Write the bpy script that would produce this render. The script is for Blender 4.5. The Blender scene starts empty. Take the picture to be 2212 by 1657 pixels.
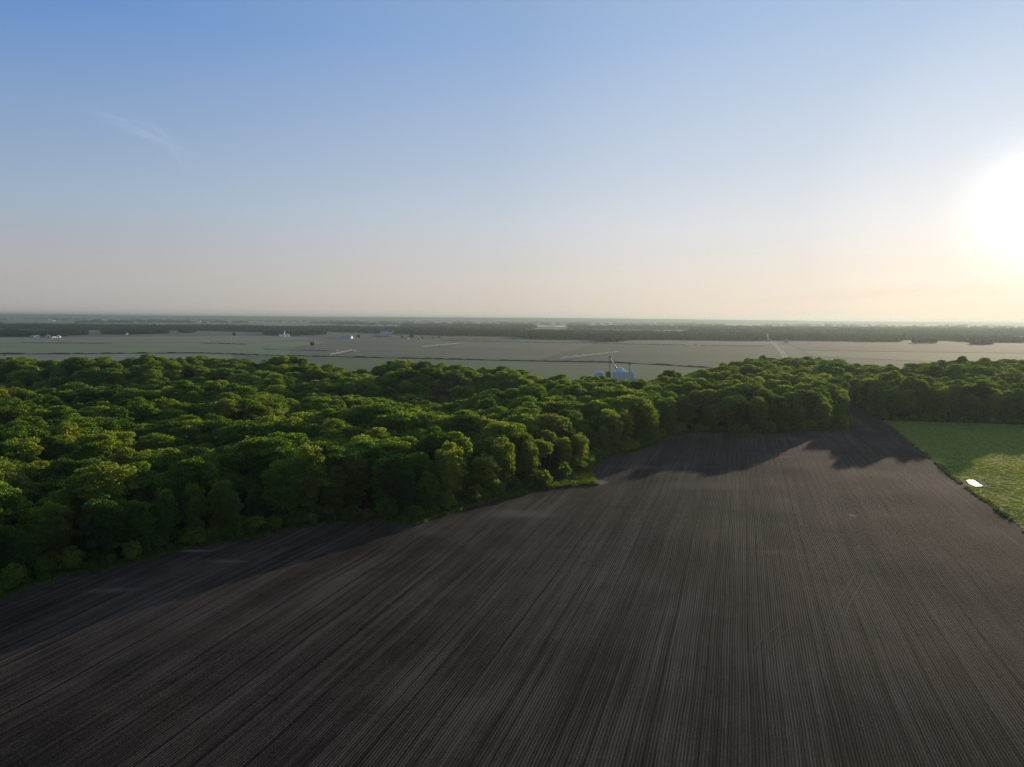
import bpy, bmesh, math, random
import numpy as np
from mathutils import Vector, Matrix

random.seed(7)
rng = np.random.default_rng(11)
C = bpy.context.scene.collection
S = bpy.context.scene
rad = math.radians

# ------------------------------------------------------------------ camera
CAMZ = 58.0
F = 720.0                      # focal length in pixels of a 1024 wide picture
PITCH = rad(5.17)
ROLL = rad(0.44)
cam_data = bpy.data.cameras.new('camera')
cam = bpy.data.objects.new('camera', cam_data)
C.objects.link(cam)
cam_data.sensor_width = 36.0
cam_data.lens = 36.0 * F / 1024.0
cam_data.clip_start = 1.0
cam_data.clip_end = 90000.0
RM = Matrix.Rotation(rad(90) - PITCH, 3, 'X') @ Matrix.Rotation(ROLL, 3, 'Z')
M4 = RM.to_4x4(); M4.translation = Vector((0, 0, CAMZ))
cam.matrix_world = M4
S.camera = cam
RN = np.array(RM)
K = 1024.0 / 2211.0

def ray(px, py):
    """direction through a point of the photograph (2211 wide)"""
    v = RN @ np.array([px * K - 512.0, 383.5 - py * K, -F])
    return v / np.linalg.norm(v)

def P(px, py, z=0.0):
    """where that ray meets the level z"""
    d = ray(px, py)
    t = (z - CAMZ) / d[2]
    return np.array([d[0] * t, d[1] * t])

def PD(px, y):
    """x of photo column px at depth y near the horizon"""
    d = ray(px, 689.0)
    return d[0] / d[1] * y

def proj(x, y, z):
    v = RN.T @ np.stack([x, y, z - CAMZ])
    return (512 + F * v[0] / -v[2]) / K, (383.5 - F * v[1] / -v[2]) / K

# ------------------------------------------------------------------ sun, sky
SUN_AZ, SUN_EL = rad(35.9), rad(7.2)
sd = Vector((math.sin(SUN_AZ) * math.cos(SUN_EL), math.cos(SUN_AZ) * math.cos(SUN_EL), math.sin(SUN_EL)))
L = bpy.data.lights.new('sun', 'SUN')
L.energy = 3.8; L.angle = rad(0.55); L.color = (1.0, 0.80, 0.56)
lo = bpy.data.objects.new('sun', L); C.objects.link(lo)
lo.rotation_euler = sd.to_track_quat('Z', 'Y').to_euler()

def nd(nt, t, **kw):
    n = nt.nodes.new(t)
    for k, v in kw.items():
        if k.startswith('i_'):
            n.inputs[k[2:].replace('_', ' ')].default_value = v
        else:
            setattr(n, k, v)
    return n

def setin(nt, node, key, val):
    s = node.inputs[key]
    if isinstance(val, bpy.types.NodeSocket): nt.links.new(val, s)
    else: s.default_value = val

def math_(nt, op, a, b=0.0, c=None, clamp=False):
    n = nt.nodes.new('ShaderNodeMath'); n.operation = op; n.use_clamp = clamp
    setin(nt, n, 0, a); setin(nt, n, 1, b)
    if c is not None: setin(nt, n, 2, c)
    return n.outputs[0]

def mixc(nt, f, a, b, blend='MIX'):
    n = nt.nodes.new('ShaderNodeMix'); n.data_type = 'RGBA'; n.blend_type = blend
    setin(nt, n, 0, f)
    for i, v in ((6, a), (7, b)):
        if isinstance(v, (tuple, list)): v = (*v[:3], 1.0)
        setin(nt, n, i, v)
    return n.outputs[2]

def ramp(nt, f, stops, interp='LINEAR'):
    n = nt.nodes.new('ShaderNodeValToRGB'); n.color_ramp.interpolation = interp
    e = n.color_ramp.elements
    while len(e) < len(stops): e.new(0.5)
    for el, (p, c) in zip(e, stops):
        el.position = p
        el.color = (c, c, c, 1) if isinstance(c, (int, float)) else (*c, 1)
    setin(nt, n, 0, f)
    return n.outputs[0]

def noise(nt, vec, scale, detail=3.0, rough=0.55, dist=0.0):
    n = nt.nodes.new('ShaderNodeTexNoise')
    setin(nt, n, 'Vector', vec)
    n.inputs['Scale'].default_value = scale; n.inputs['Detail'].default_value = detail
    n.inputs['Roughness'].default_value = rough; n.inputs['Distortion'].default_value = dist
    return n.outputs[0]

def mapping(nt, vec, loc=(0, 0, 0), rot=(0, 0, 0), scale=(1, 1, 1)):
    n = nt.nodes.new('ShaderNodeMapping')
    setin(nt, n, 0, vec)
    n.inputs[1].default_value = loc; n.inputs[2].default_value = rot; n.inputs[3].default_value = scale
    return n.outputs[0]

W = bpy.data.worlds.new('World'); S.world = W; W.use_nodes = True
nt = W.node_tree; nt.nodes.clear()
wo = nt.nodes.new('ShaderNodeOutputWorld'); bg = nt.nodes.new('ShaderNodeBackground')
nt.links.new(bg.outputs[0], wo.inputs[0])
sky = nt.nodes.new('ShaderNodeTexSky'); sky.sky_type = 'NISHITA'; sky.sun_disc = False
sky.sun_elevation = SUN_EL; sky.sun_rotation = SUN_AZ
sky.altitude = 0; sky.air_density = 1.0; sky.dust_density = 1.2; sky.ozone_density = 2.0
geo = nt.nodes.new('ShaderNodeTexCoord')
vdir = geo.outputs['Generated']
vm = nt.nodes.new('ShaderNodeVectorMath'); vm.operation = 'DOT_PRODUCT'
nt.links.new(vdir, vm.inputs[0]); vm.inputs[1].default_value = sd
cosg = math_(nt, 'MAXIMUM', vm.outputs['Value'], 0.0)
g1 = math_(nt, 'MULTIPLY', math_(nt, 'POWER', cosg, 700.0), 6.5)      # bright air right round the sun
g2 = math_(nt, 'MULTIPLY', math_(nt, 'POWER', cosg, 60.0), 0.4)        # wide aureole
glow = mixc(nt, 1.0, (0, 0, 0), (0, 0, 0), 'ADD')
cg1 = nt.nodes.new('ShaderNodeVectorMath'); cg1.operation = 'SCALE'
cg1.inputs[0].default_value = (1.0, 0.93, 0.78); nt.links.new(g1, cg1.inputs['Scale'])
cg2 = nt.nodes.new('ShaderNodeVectorMath'); cg2.operation = 'SCALE'
cg2.inputs[0].default_value = (1.0, 0.97, 0.95); nt.links.new(g2, cg2.inputs['Scale'])
# faint cirrus: long soft streaks bound to a direction of the sky
sep = nt.nodes.new('ShaderNodeSeparateXYZ'); nt.links.new(vdir, sep.inputs[0])
def wisp(px, py, rx, ry, tilt, sc, amt):
    d = Vector(ray(px, py)); r = Vector((d.y, -d.x, 0)).normalized(); u = r.cross(d)
    a = nt.nodes.new('ShaderNodeVectorMath'); a.operation = 'DOT_PRODUCT'; nt.links.new(vdir, a.inputs[0]); a.inputs[1].default_value = r
    b = nt.nodes.new('ShaderNodeVectorMath'); b.operation = 'DOT_PRODUCT'; nt.links.new(vdir, b.inputs[0]); b.inputs[1].default_value = u
    c_, s_ = math.cos(tilt), math.sin(tilt)
    A = math_(nt, 'ADD', math_(nt, 'MULTIPLY', a.outputs['Value'], c_), math_(nt, 'MULTIPLY', b.outputs['Value'], s_))
    B = math_(nt, 'SUBTRACT', math_(nt, 'MULTIPLY', b.outputs['Value'], c_), math_(nt, 'MULTIPLY', a.outputs['Value'], s_))
    # bend the streak a little
    B = math_(nt, 'ADD', B, math_(nt, 'MULTIPLY', math_(nt, 'MULTIPLY', A, A), 1.6 if rx < .1 else 0.0))
    q = math_(nt, 'ADD', math_(nt, 'POWER', math_(nt, 'ABSOLUTE', math_(nt, 'DIVIDE', A, rx)), 2.0), math_(nt, 'POWER', math_(nt, 'ABSOLUTE', math_(nt, 'DIVIDE', B, ry)), 2.0))
    m = math_(nt, 'SUBTRACT', 1.0, q, clamp=True)
    m = math_(nt, 'MULTIPLY', m, m)
    cx = nt.nodes.new('ShaderNodeCombineXYZ'); nt.links.new(A, cx.inputs[0]); nt.links.new(B, cx.inputs[1])
    n_ = noise(nt, mapping(nt, cx.outputs[0], scale=(sc, sc * 5, 1)), 1.0, 6.0, 0.6, 0.6)
    n_ = ramp(nt, n_, [(0.35, 0.0), (0.75, 1.0)])
    return math_(nt, 'MULTIPLY', math_(nt, 'MULTIPLY', m, n_), amt)
w1 = wisp(300, 275, 0.075, 0.016, rad(-16), 22, 0.75)
w2 = wisp(375, 320, 0.045, 0.010, rad(-50), 24, 0.45)
w3 = wisp(2080, 625, 0.32, 0.012, rad(3), 9, -0.8)
wsum = math_(nt, 'ADD', math_(nt, 'ADD', w1, w2), w3)
# the clear evening air: blue partway up, unseen zenith greyed to make ground shadows less blue, pale and dusty low down, warm towards the sun
zc = math_(nt, 'MAXIMUM', sep.outputs[2], 0.0)
def hdr(stops):
    r_ = ramp(nt, zc, [(p, tuple(v / 2 for v in c)) for p, c in stops])
    k = nt.nodes.new('ShaderNodeVectorMath'); k.operation = 'SCALE'; nt.links.new(r_, k.inputs[0]); k.inputs['Scale'].default_value = 18.5
    return k.outputs[0]
farc = hdr([(0.0, (.445, .415, .405)), (0.055, (.44, .435, .44)), (0.14, (.325, .438, .570)), (0.34, (.105, .262, .600)), (0.6, (.13, .20, .36)), (1.0, (.15, .18, .26))])
nearc = hdr([(0.0, (1.0, .84, .68)), (0.05, (.98, .89, .78)), (0.12, (.91, .90, .90)), (0.20, (.74, .81, .90)), (0.36, (.52, .67, .87)), (1.0, (.18, .26, .42))])
wn = ramp(nt, vm.outputs['Value'], [(0.1, 0.0), (0.45, 0.08), (0.8, 0.47), (0.97, 0.86), (1.0, 1.0)], 'B_SPLINE')
cust = mixc(nt, wn, farc, nearc)
sk = nt.nodes.new('ShaderNodeVectorMath'); sk.operation = 'SCALE'; nt.links.new(sky.outputs[0], sk.inputs[0]); sk.inputs['Scale'].default_value = 0.03
skn = nt.nodes.new('ShaderNodeVectorMath'); skn.operation = 'ADD'; nt.links.new(sk.outputs[0], skn.inputs[0]); nt.links.new(cust, skn.inputs[1])
skyc = skn.outputs[0]
add = nt.nodes.new('ShaderNodeVectorMath'); add.operation = 'ADD'
nt.links.new(cg1.outputs[0], add.inputs[0]); nt.links.new(cg2.outputs[0], add.inputs[1])
cw = nt.nodes.new('ShaderNodeCombineXYZ')
for i in range(3): nt.links.new(wsum, cw.inputs[i])
add2 = nt.nodes.new('ShaderNodeVectorMath'); add2.operation = 'ADD'; nt.links.new(add.outputs[0], add2.inputs[0]); nt.links.new(cw.outputs[0], add2.inputs[1])
add3 = nt.nodes.new('ShaderNodeVectorMath'); add3.operation = 'ADD'; nt.links.new(add2.outputs[0], add3.inputs[0]); nt.links.new(skyc, add3.inputs[1])
nt.links.new(add3.outputs[0], bg.inputs[0]); bg.inputs[1].default_value = 0.10
S.view_settings.view_transform = 'Standard'; S.view_settings.look = 'None'
S.view_settings.exposure = 0.0; S.view_settings.gamma = 1.0
cy = S.cycles
cy.max_bounces = 5; cy.diffuse_bounces = 2; cy.glossy_bounces = 2; cy.transmission_bounces = 4
cy.volume_bounces = 0; cy.transparent_max_bounces = 4; cy.use_denoising = True; cy.denoiser = 'OPENIMAGEDENOISE'; cy.denoising_prefilter = 'NONE'; cy.denoising_input_passes = 'RGB_ALBEDO_NORMAL'
cy.sample_clamp_indirect = 4.0
cy.caustics_reflective = False; cy.caustics_refractive = False

# ------------------------------------------------------------------ materials
def newmat(name):
    m = bpy.data.materials.new(name); m.use_nodes = True
    nt = m.node_tree; b = nt.nodes['Principled BSDF']
    return m, nt, b

def simple(name, col, rough=0.7, metal=0.0, var=0.15, scale=1.5, spec=0.3):
    m, nt, b = newmat(name)
    tc = nt.nodes.new('ShaderNodeTexCoord')
    n_ = noise(nt, tc.outputs['Object'], scale, 4.0)
    lo_ = tuple(c * (1 - var) for c in col); hi_ = tuple(min(1, c * (1 + var)) for c in col)
    nt.links.new(mixc(nt, n_, lo_, hi_), b.inputs['Base Color'])
    b.inputs['Roughness'].default_value = rough; b.inputs['Metallic'].default_value = metal
    b.inputs['Specular IOR Level'].default_value = spec
    return m

def leafmat(name, stops, trans=0.56, tcol=(4.35, 4.25, 1.75), gain=0.76):
    m, nt, b = newmat(name); nt.nodes.remove(b)
    out = [n for n in nt.nodes if n.type == 'OUTPUT_MATERIAL'][0]
    oi = nt.nodes.new('ShaderNodeObjectInfo'); tc = nt.nodes.new('ShaderNodeTexCoord')
    base = ramp(nt, oi.outputs['Random'], stops)
    base = mixc(nt, 1.0, base, (gain, gain, gain), 'MULTIPLY')
    n_ = noise(nt, tc.outputs['Object'], 0.9, 3.0)
    base = mixc(nt, n_, mixc(nt, 1.0, base, (0.72, 0.76, 0.78), 'MULTIPLY'), mixc(nt, 1.0, base, (1.3, 1.22, 1.15), 'MULTIPLY'))
    gi = nt.nodes.new('ShaderNodeNewGeometry')
    v = math_(nt, 'MULTIPLY_ADD', gi.outputs['Random Per Island'], 1.0, 0.55)
    vv = nt.nodes.new('ShaderNodeVectorMath'); vv.operation = 'SCALE'
    nt.links.new(base, vv.inputs[0]); nt.links.new(v, vv.inputs['Scale'])
    col = vv.outputs[0]
    d = nt.nodes.new('ShaderNodeBsdfDiffuse'); nt.links.new(col, d.inputs[0])
    t = nt.nodes.new('ShaderNodeBsdfTranslucent'); nt.links.new(mixc(nt, 1.0, col, tcol, 'MULTIPLY'), t.inputs[0])
    mx = nt.nodes.new('ShaderNodeMixShader'); mx.inputs[0].default_value = trans
    nt.links.new(d.outputs[0], mx.inputs[1]); nt.links.new(t.outputs[0], mx.inputs[2])
    nt.links.new(mx.outputs[0], out.inputs[0])
    return m

LEAF = leafmat('leaf_green', [(0.0, (0.038, 0.082, 0.026)), (0.18, (0.070, 0.130, 0.028)), (0.42, (0.110, 0.168, 0.034)), (0.62, (0.152, 0.186, 0.048)),
                              (0.76, (0.058, 0.115, 0.030)), (0.88, (0.118, 0.150, 0.040)), (1.0, (0.036, 0.076, 0.026))])
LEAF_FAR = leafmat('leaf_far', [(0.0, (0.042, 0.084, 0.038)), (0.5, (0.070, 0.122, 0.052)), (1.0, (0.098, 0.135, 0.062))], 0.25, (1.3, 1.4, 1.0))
LEAF_BARE = leafmat('leaf_sparse_brown', [(0.0, (0.11, 0.085, 0.05)), (1.0, (0.13, 0.10, 0.055))], 0.2, (1.1, 1.0, 0.8))
GRASS = leafmat('grass_blades', [(0.0, (0.12, 0.16, 0.045)), (0.6, (0.17, 0.21, 0.06)), (1.0, (0.22, 0.24, 0.085))], 0.45)
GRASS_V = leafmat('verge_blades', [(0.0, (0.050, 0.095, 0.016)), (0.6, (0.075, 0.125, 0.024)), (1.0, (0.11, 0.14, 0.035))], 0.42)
WEED = leafmat('weed_leaves', [(0.0, (0.09, 0.13, 0.05)), (0.7, (0.13, 0.16, 0.08)), (1.0, (0.22, 0.22, 0.18))], 0.25)
BARK = simple('bark', (0.085, 0.068, 0.05), 0.9, 0, 0.3, 2.0)

ROWAZ = math.atan2(PD(1603, 1000.0), 1000.0)
def soil_material():
    m, nt, b = newmat('ploughed_soil')
    tc = nt.nodes.new('ShaderNodeTexCoord'); o = tc.outputs['Object']
    uv = mapping(nt, o, rot=(0, 0, ROWAZ))          # x across the rows, y along them
    wob = noise(nt, mapping(nt, uv, scale=(0.02, 0.005, 1)), 1.0, 1.0)
    wob2 = noise(nt, mapping(nt, uv, scale=(0.8, 0.15, 1)), 1.0, 2.0)
    sp = nt.nodes.new('ShaderNodeSeparateXYZ'); nt.links.new(uv, sp.inputs[0])
    u = math_(nt, 'ADD', math_(nt, 'ADD', sp.outputs[0], math_(nt, 'MULTIPLY', wob, 2.0)), math_(nt, 'MULTIPLY', wob2, 0.16))
    # curved headland rows beside the wood
    at = nt.nodes.new('ShaderNodeAttribute'); at.attribute_name = 'edge'
    dist = math_(nt, 'MULTIPLY', at.outputs['Fac'], 1.0)
    hn = noise(nt, mapping(nt, o, scale=(0.03, 0.03, 1)), 1.0, 2.0)
    hmask = math_(nt, 'SUBTRACT', 1.0, math_(nt, 'DIVIDE', math_(nt, 'ADD', dist, math_(nt, 'MULTIPLY', hn, -16.0)), 20.0), clamp=True)
    hmask = ramp(nt, hmask, [(0.35, 0.0), (0.6, 1.0)])
    row = math_(nt, 'SINE', math_(nt, 'MULTIPLY', u, 2 * math.pi / 0.46))
    hrow = math_(nt, 'SINE', math_(nt, 'MULTIPLY', dist, 2 * math.pi / 0.62))
    rmix = nt.nodes.new('ShaderNodeMix'); rmix.data_type = 'FLOAT'
    setin(nt, rmix, 0, hmask); setin(nt, rmix, 2, row); setin(nt, rmix, 3, math_(nt, 'MULTIPLY', hrow, 0.35)); r = rmix.outputs[0]
    cx = nt.nodes.new('ShaderNodeCombineXYZ'); nt.links.new(u, cx.inputs[0]); nt.links.new(sp.outputs[1], cx.inputs[1])
    st1 = noise(nt, mapping(nt, cx.outputs[0], scale=(0.13, 0.006, 1)), 1.0, 3.0, 0.6)
    st2 = noise(nt, mapping(nt, cx.outputs[0], scale=(0.9, 0.012, 1)), 1.0, 3.0, 0.7)
    st3 = noise(nt, mapping(nt, cx.outputs[0], scale=(2.6, 0.03, 1)), 1.0, 2.0, 0.7)
    pat = noise(nt, mapping(nt, o, scale=(1, 1, 1)), 0.018, 5.0, 0.6)
    pat2 = noise(nt, mapping(nt, o, scale=(1, 1, 1)), 0.09, 5.0, 0.65)
    clod = noise(nt, o, 3.2, 5.0, 0.75)
    clod2 = noise(nt, o, 11.0, 4.0, 0.7)
    # darker wheel lines of the machine, one pair each pass
    pu = math_(nt, 'PINGPONG', math_(nt, 'ADD', u, 1.7), 4.6)
    line = math_(nt, 'SUBTRACT', 1.0, math_(nt, 'DIVIDE', math_(nt, 'ABSOLUTE', math_(nt, 'SUBTRACT', pu, 1.1)), 0.32), clamp=True)
    pu2 = math_(nt, 'PINGPONG', math_(nt, 'ADD', u, 6.3), 6.9)
    line2 = math_(nt, 'SUBTRACT', 1.0, math_(nt, 'DIVIDE', math_(nt, 'ABSOLUTE', math_(nt, 'SUBTRACT', pu2, 3.3)), 0.28), clamp=True)
    line = math_(nt, 'MAXIMUM', math_(nt, 'MULTIPLY', line, ramp(nt, st2, [(0.4, 0.0), (0.62, 1.0)])), math_(nt, 'MULTIPLY', line2, ramp(nt, st1, [(0.42, 0.0), (0.55, 1.0)])))
    line = math_(nt, 'MULTIPLY', line, math_(nt, 'SUBTRACT', 1.0, hmask))
    v = math_(nt, 'MULTIPLY_ADD', math_(nt, 'SUBTRACT', st1, 0.5), 1.15, 0.53)
    v = math_(nt, 'ADD', v, math_(nt, 'MULTIPLY', math_(nt, 'SUBTRACT', st2, 0.5), 1.15))
    v = math_(nt, 'ADD', v, math_(nt, 'MULTIPLY', math_(nt, 'SUBTRACT', st3, 0.5), 1.0))
    v = math_(nt, 'ADD', v, math_(nt, 'MULTIPLY', math_(nt, 'SUBTRACT', pat, 0.5), 1.2))
    v = math_(nt, 'ADD', v, math_(nt, 'MULTIPLY', math_(nt, 'SUBTRACT', pat2, 0.5), 0.5))
    v = math_(nt, 'ADD', v, math_(nt, 'MULTIPLY', math_(nt, 'SUBTRACT', clod, 0.5), 1.3))
    v = math_(nt, 'ADD', v, math_(nt, 'MULTIPLY', math_(nt, 'SUBTRACT', clod2, 0.5), 1.0))
    v = math_(nt, 'ADD', v, math_(nt, 'MULTIPLY', math_(nt, 'MULTIPLY', r, 0.34), ramp(nt, pat2, [(0.3, 0.35), (0.65, 1.0)])))
    v = math_(nt, 'SUBTRACT', v, math_(nt, 'MULTIPLY', line, 0.75))
    col = ramp(nt, v, [(0.0, (0.006, 0.005, 0.0045)), (0.42, (0.0305, 0.0235, 0.0172)), (1.0, (0.118, 0.092, 0.072))])
    tint = noise(nt, o, 0.05, 3.0)
    col = mixc(nt, ramp(nt, tint, [(0.4, 0.0), (0.7, 0.4)]), col, mixc(nt, 1.0, col, (1.12, 0.98, 0.84), 'MULTIPLY'))
    # pale washed sand spots
    def spot(px, py, rx, ry, amt):
        q = P(px, py)
        mp = mapping(nt, o, loc=(-q[0] / rx, -q[1] / ry, 0), scale=(1 / rx, 1 / ry, 0))
        ln = nt.nodes.new('ShaderNodeVectorMath'); ln.operation = 'LENGTH'; nt.links.new(mp, ln.inputs[0])
        k = math_(nt, 'SUBTRACT', 1.35, math_(nt, 'ADD', ln.outputs['Value'], math_(nt, 'MULTIPLY', pat2, 0.7)), clamp=True)
        k = math_(nt, 'MULTIPLY', k, amt, clamp=True)
        return k
    for a in ((1283, 1040, 5.5, 5, 2.2), (490, 1216, 6, 1.6, 0.55), (418, 1192, 6, 1.2, 0.8), (1840, 1112, 1.3, 1.8, 1.6), (1690, 987, 9, 4, .35),
              (1665, 1190, 4, 1.0, .5), (1120, 1110, 14, 6, .45), (240, 1275, 8, 2, .4), (1380, 1010, 16, 7, .3), (1520, 1050, 20, 8, .28)):
        col = mixc(nt, spot(*a), col, (0.24, 0.19, 0.155))
    nt.links.new(col, b.inputs['Base Color'])
    b.inputs['Roughness'].default_value = 0.95; b.inputs['Specular IOR Level'].default_value = 0.10
    h = math_(nt, 'MULTIPLY', r, 0.045)
    h = math_(nt, 'ADD', h, math_(nt, 'MULTIPLY', clod, 0.16))
    h = math_(nt, 'ADD', h, math_(nt, 'MULTIPLY', st2, 0.05))
    h = math_(nt, 'SUBTRACT', h, math_(nt, 'MULTIPLY', line, 0.05))
    bp = nt.nodes.new('ShaderNodeBump'); bp.inputs['Strength'].default_value = 0.55; bp.inputs['Distance'].default_value = 1.0
    nt.links.new(h, bp.inputs['Height']); nt.links.new(bp.outputs[0], b.inputs['Normal'])
    return m

def grass_ground(name, c0, c1, c2, mud=None):
    m, nt, b = newmat(name)
    tc = nt.nodes.new('ShaderNodeTexCoord'); o = tc.outputs['Object']
    n1 = noise(nt, o, 0.35, 6.0, 0.7); n2 = noise(nt, o, 0.03, 4.0, 0.6); n3 = noise(nt, o, 1.6, 4.0, 0.7)
    v = math_(nt, 'ADD', math_(nt, 'MULTIPLY', n1, 0.5), math_(nt, 'ADD', math_(nt, 'MULTIPLY', n2, 0.35), math_(nt, 'MULTIPLY', n3, 0.3)))
    col = ramp(nt, v, [(0.40, c0), (0.56, c1), (0.72, c2)])
    if mud:
        for (px, py, rx, ry) in mud:
            q = P(px, py)
            mp = mapping(nt, o, loc=(-q[0] / rx, -q[1] / ry, 0), scale=(1 / rx, 1 / ry, 0))
            ln = nt.nodes.new('ShaderNodeVectorMath'); ln.operation = 'LENGTH'; nt.links.new(mp, ln.inputs[0])
            k = math_(nt, 'SUBTRACT', 1.8, math_(nt, 'ADD', ln.outputs['Value'], n1), clamp=True)
            k = ramp(nt, k, [(0.25, 0.0), (0.55, 1.0)])
            col = mixc(nt, k, col, (0.035, 0.032, 0.026))
    nt.links.new(col, b.inputs['Base Color'])
    b.inputs['Roughness'].default_value = 0.9; b.inputs['Specular IOR Level'].default_value = 0.15
    bp = nt.nodes.new('ShaderNodeBump'); bp.inputs['Strength'].default_value = 0.7; bp.inputs['Distance'].default_value = 1.0
    nt.links.new(math_(nt, 'MULTIPLY', math_(nt, 'ADD', n1, n3), 0.30), bp.inputs['Height']); nt.links.new(bp.outputs[0], b.inputs['Normal'])
    return m

def plain_material(name, c0, c1, streak=(0.004, 0.05), rot=0.0, gain=1.0):
    m, nt, b = newmat(name)
    tc = nt.nodes.new('ShaderNodeTexCoord'); o = tc.outputs['Object']
    n1 = noise(nt, mapping(nt, o, rot=(0, 0, rot), scale=(streak[0], streak[1], 1)), 1.0, 4.0, 0.6)
    n2 = noise(nt, o, 0.0035, 4.0, 0.6); n3 = noise(nt, mapping(nt, o, rot=(0, 0, rot), scale=(0.02, 0.2, 1)), 1.0, 3.0, 0.6)
    v = math_(nt, 'ADD', math_(nt, 'MULTIPLY', n1, 0.5), math_(nt, 'ADD', math_(nt, 'MULTIPLY', n2, 0.4), math_(nt, 'MULTIPLY', n3, 0.2)))
    col = ramp(nt, v, [(0.35, c0), (0.75, c1)])
    nt.links.new(col, b.inputs['Base Color'])
    b.inputs['Roughness'].default_value = 0.95; b.inputs['Specular IOR Level'].default_value = 0.1
    return m

SOIL = soil_material()
PASTURE = grass_ground('pasture_grass', (0.10, 0.15, 0.035), (0.15, 0.215, 0.05), (0.21, 0.265, 0.075), [(2106, 1044, 6.0, 7.5), (2128, 1050, 6.5, 6.0), (2150, 1056, 5, 4.0)])
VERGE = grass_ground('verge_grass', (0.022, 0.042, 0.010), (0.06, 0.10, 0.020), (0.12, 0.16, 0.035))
BROWN_FIELD = plain_material('brown_field', (0.150, 0.150, 0.092), (0.235, 0.222, 0.138), rot=0.12)
BROWN_L = plain_material('brown_field_pale', (0.235, 0.225, 0.145), (0.34, 0.32, 0.205), rot=0.12)
GREEN_L = plain_material('green_field_pale', (0.18, 0.222, 0.108), (0.30, 0.345, 0.18), rot=0.05)
BROWN_R = plain_material('brown_field_dark', (0.095, 0.088, 0.062), (0.150, 0.134, 0.095), rot=0.12)
GREEN_FIELD = plain_material('green_field', (0.115, 0.155, 0.070), (0.200, 0.245, 0.120), rot=0.05)
OLIVE_FIELD = plain_material('olive_field', (0.108, 0.122, 0.064), (0.165, 0.175, 0.098), rot=0.2)
GALV = simple('galvanised_steel', (0.62, 0.70, 0.80), 0.38, 0.85, 0.12, 0.6)
WHITE = simple('white_paint', (0.78, 0.78, 0.76), 0.5, 0, 0.06, 0.4)
GREYROOF = simple('grey_metal_roof', (0.30, 0.32, 0.34), 0.45, 0.3, 0.1, 0.4)
TANROOF = simple('tan_shingles', (0.30, 0.25, 0.20), 0.8, 0, 0.15, 0.6)
DARKM = simple('dark_steel', (0.05, 0.05, 0.05), 0.6, 0.3, 0.1)
ORANGE = simple('sun_glint_orange', (0.95, 0.42, 0.08), 0.45, 0, 0.06)  # orange glint of the low sun, put into the lower spout's colour
CONC = simple('concrete', (0.34, 0.33, 0.31), 0.85, 0, 0.12)
REDP = simple('red_paint', (0.35, 0.05, 0.03), 0.6)
GRAVEL = simple('gravel', (0.30, 0.28, 0.25), 0.95, 0, 0.2, 0.35)
DIRT = simple('dirt', (0.15, 0.13, 0.10), 0.95, 0, 0.3, 0.2)
DITCHM = simple('ditch_weeds', (0.022, 0.028, 0.012), 0.95, 0, 0.4, 0.3)
GLASS = simple('dark_window_glass', (0.03, 0.035, 0.04), 0.15, 0, 0.1)
m, nt, b = newmat('water'); b.inputs['Base Color'].default_value = (0.03, 0.035, 0.03, 1); b.inputs['Roughness'].default_value = 0.22
b.inputs['IOR'].default_value = 1.333; b.inputs['Metallic'].default_value = 0.0
tc = nt.nodes.new('ShaderNodeTexCoord')
bp = nt.nodes.new('ShaderNodeBump'); bp.inputs['Strength'].default_value = 0.5; bp.inputs['Distance'].default_value = 0.02
nt.links.new(noise(nt, tc.outputs['Object'], 3.0, 2.0), bp.inputs['Height']); nt.links.new(bp.outputs[0], b.inputs['Normal'])
WATER = m

# ------------------------------------------------------------------ helpers
def tag(o, label=None, cat=None, group=None, kind=None):
    if label: o['label'] = label
    if cat: o['category'] = cat
    if group: o['group'] = group
    if kind: o['kind'] = kind
    return o

def link(o, parent=None):
    C.objects.link(o)
    if parent: o.parent = parent
    return o

def mesh_np(name, verts, quads, mat, smooth=False):
    me = bpy.data.meshes.new(name)
    verts = np.asarray(verts, dtype=np.float32); quads = np.asarray(quads, dtype=np.int32)
    k = quads.shape[1]
    me.vertices.add(len(verts)); me.vertices.foreach_set('co', verts.ravel())
    me.loops.add(quads.size); me.loops.foreach_set('vertex_index', quads.ravel())
    me.polygons.add(len(quads)); me.polygons.foreach_set('loop_start', np.arange(0, quads.size, k, dtype=np.int32))
    me.polygons.foreach_set('loop_total', np.full(len(quads), k, dtype=np.int32))
    me.update(calc_edges=True); me.validate()
    if smooth: me.polygons.foreach_set('use_smooth', np.ones(len(me.polygons), dtype=bool))
    me.materials.append(mat)
    return me

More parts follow.
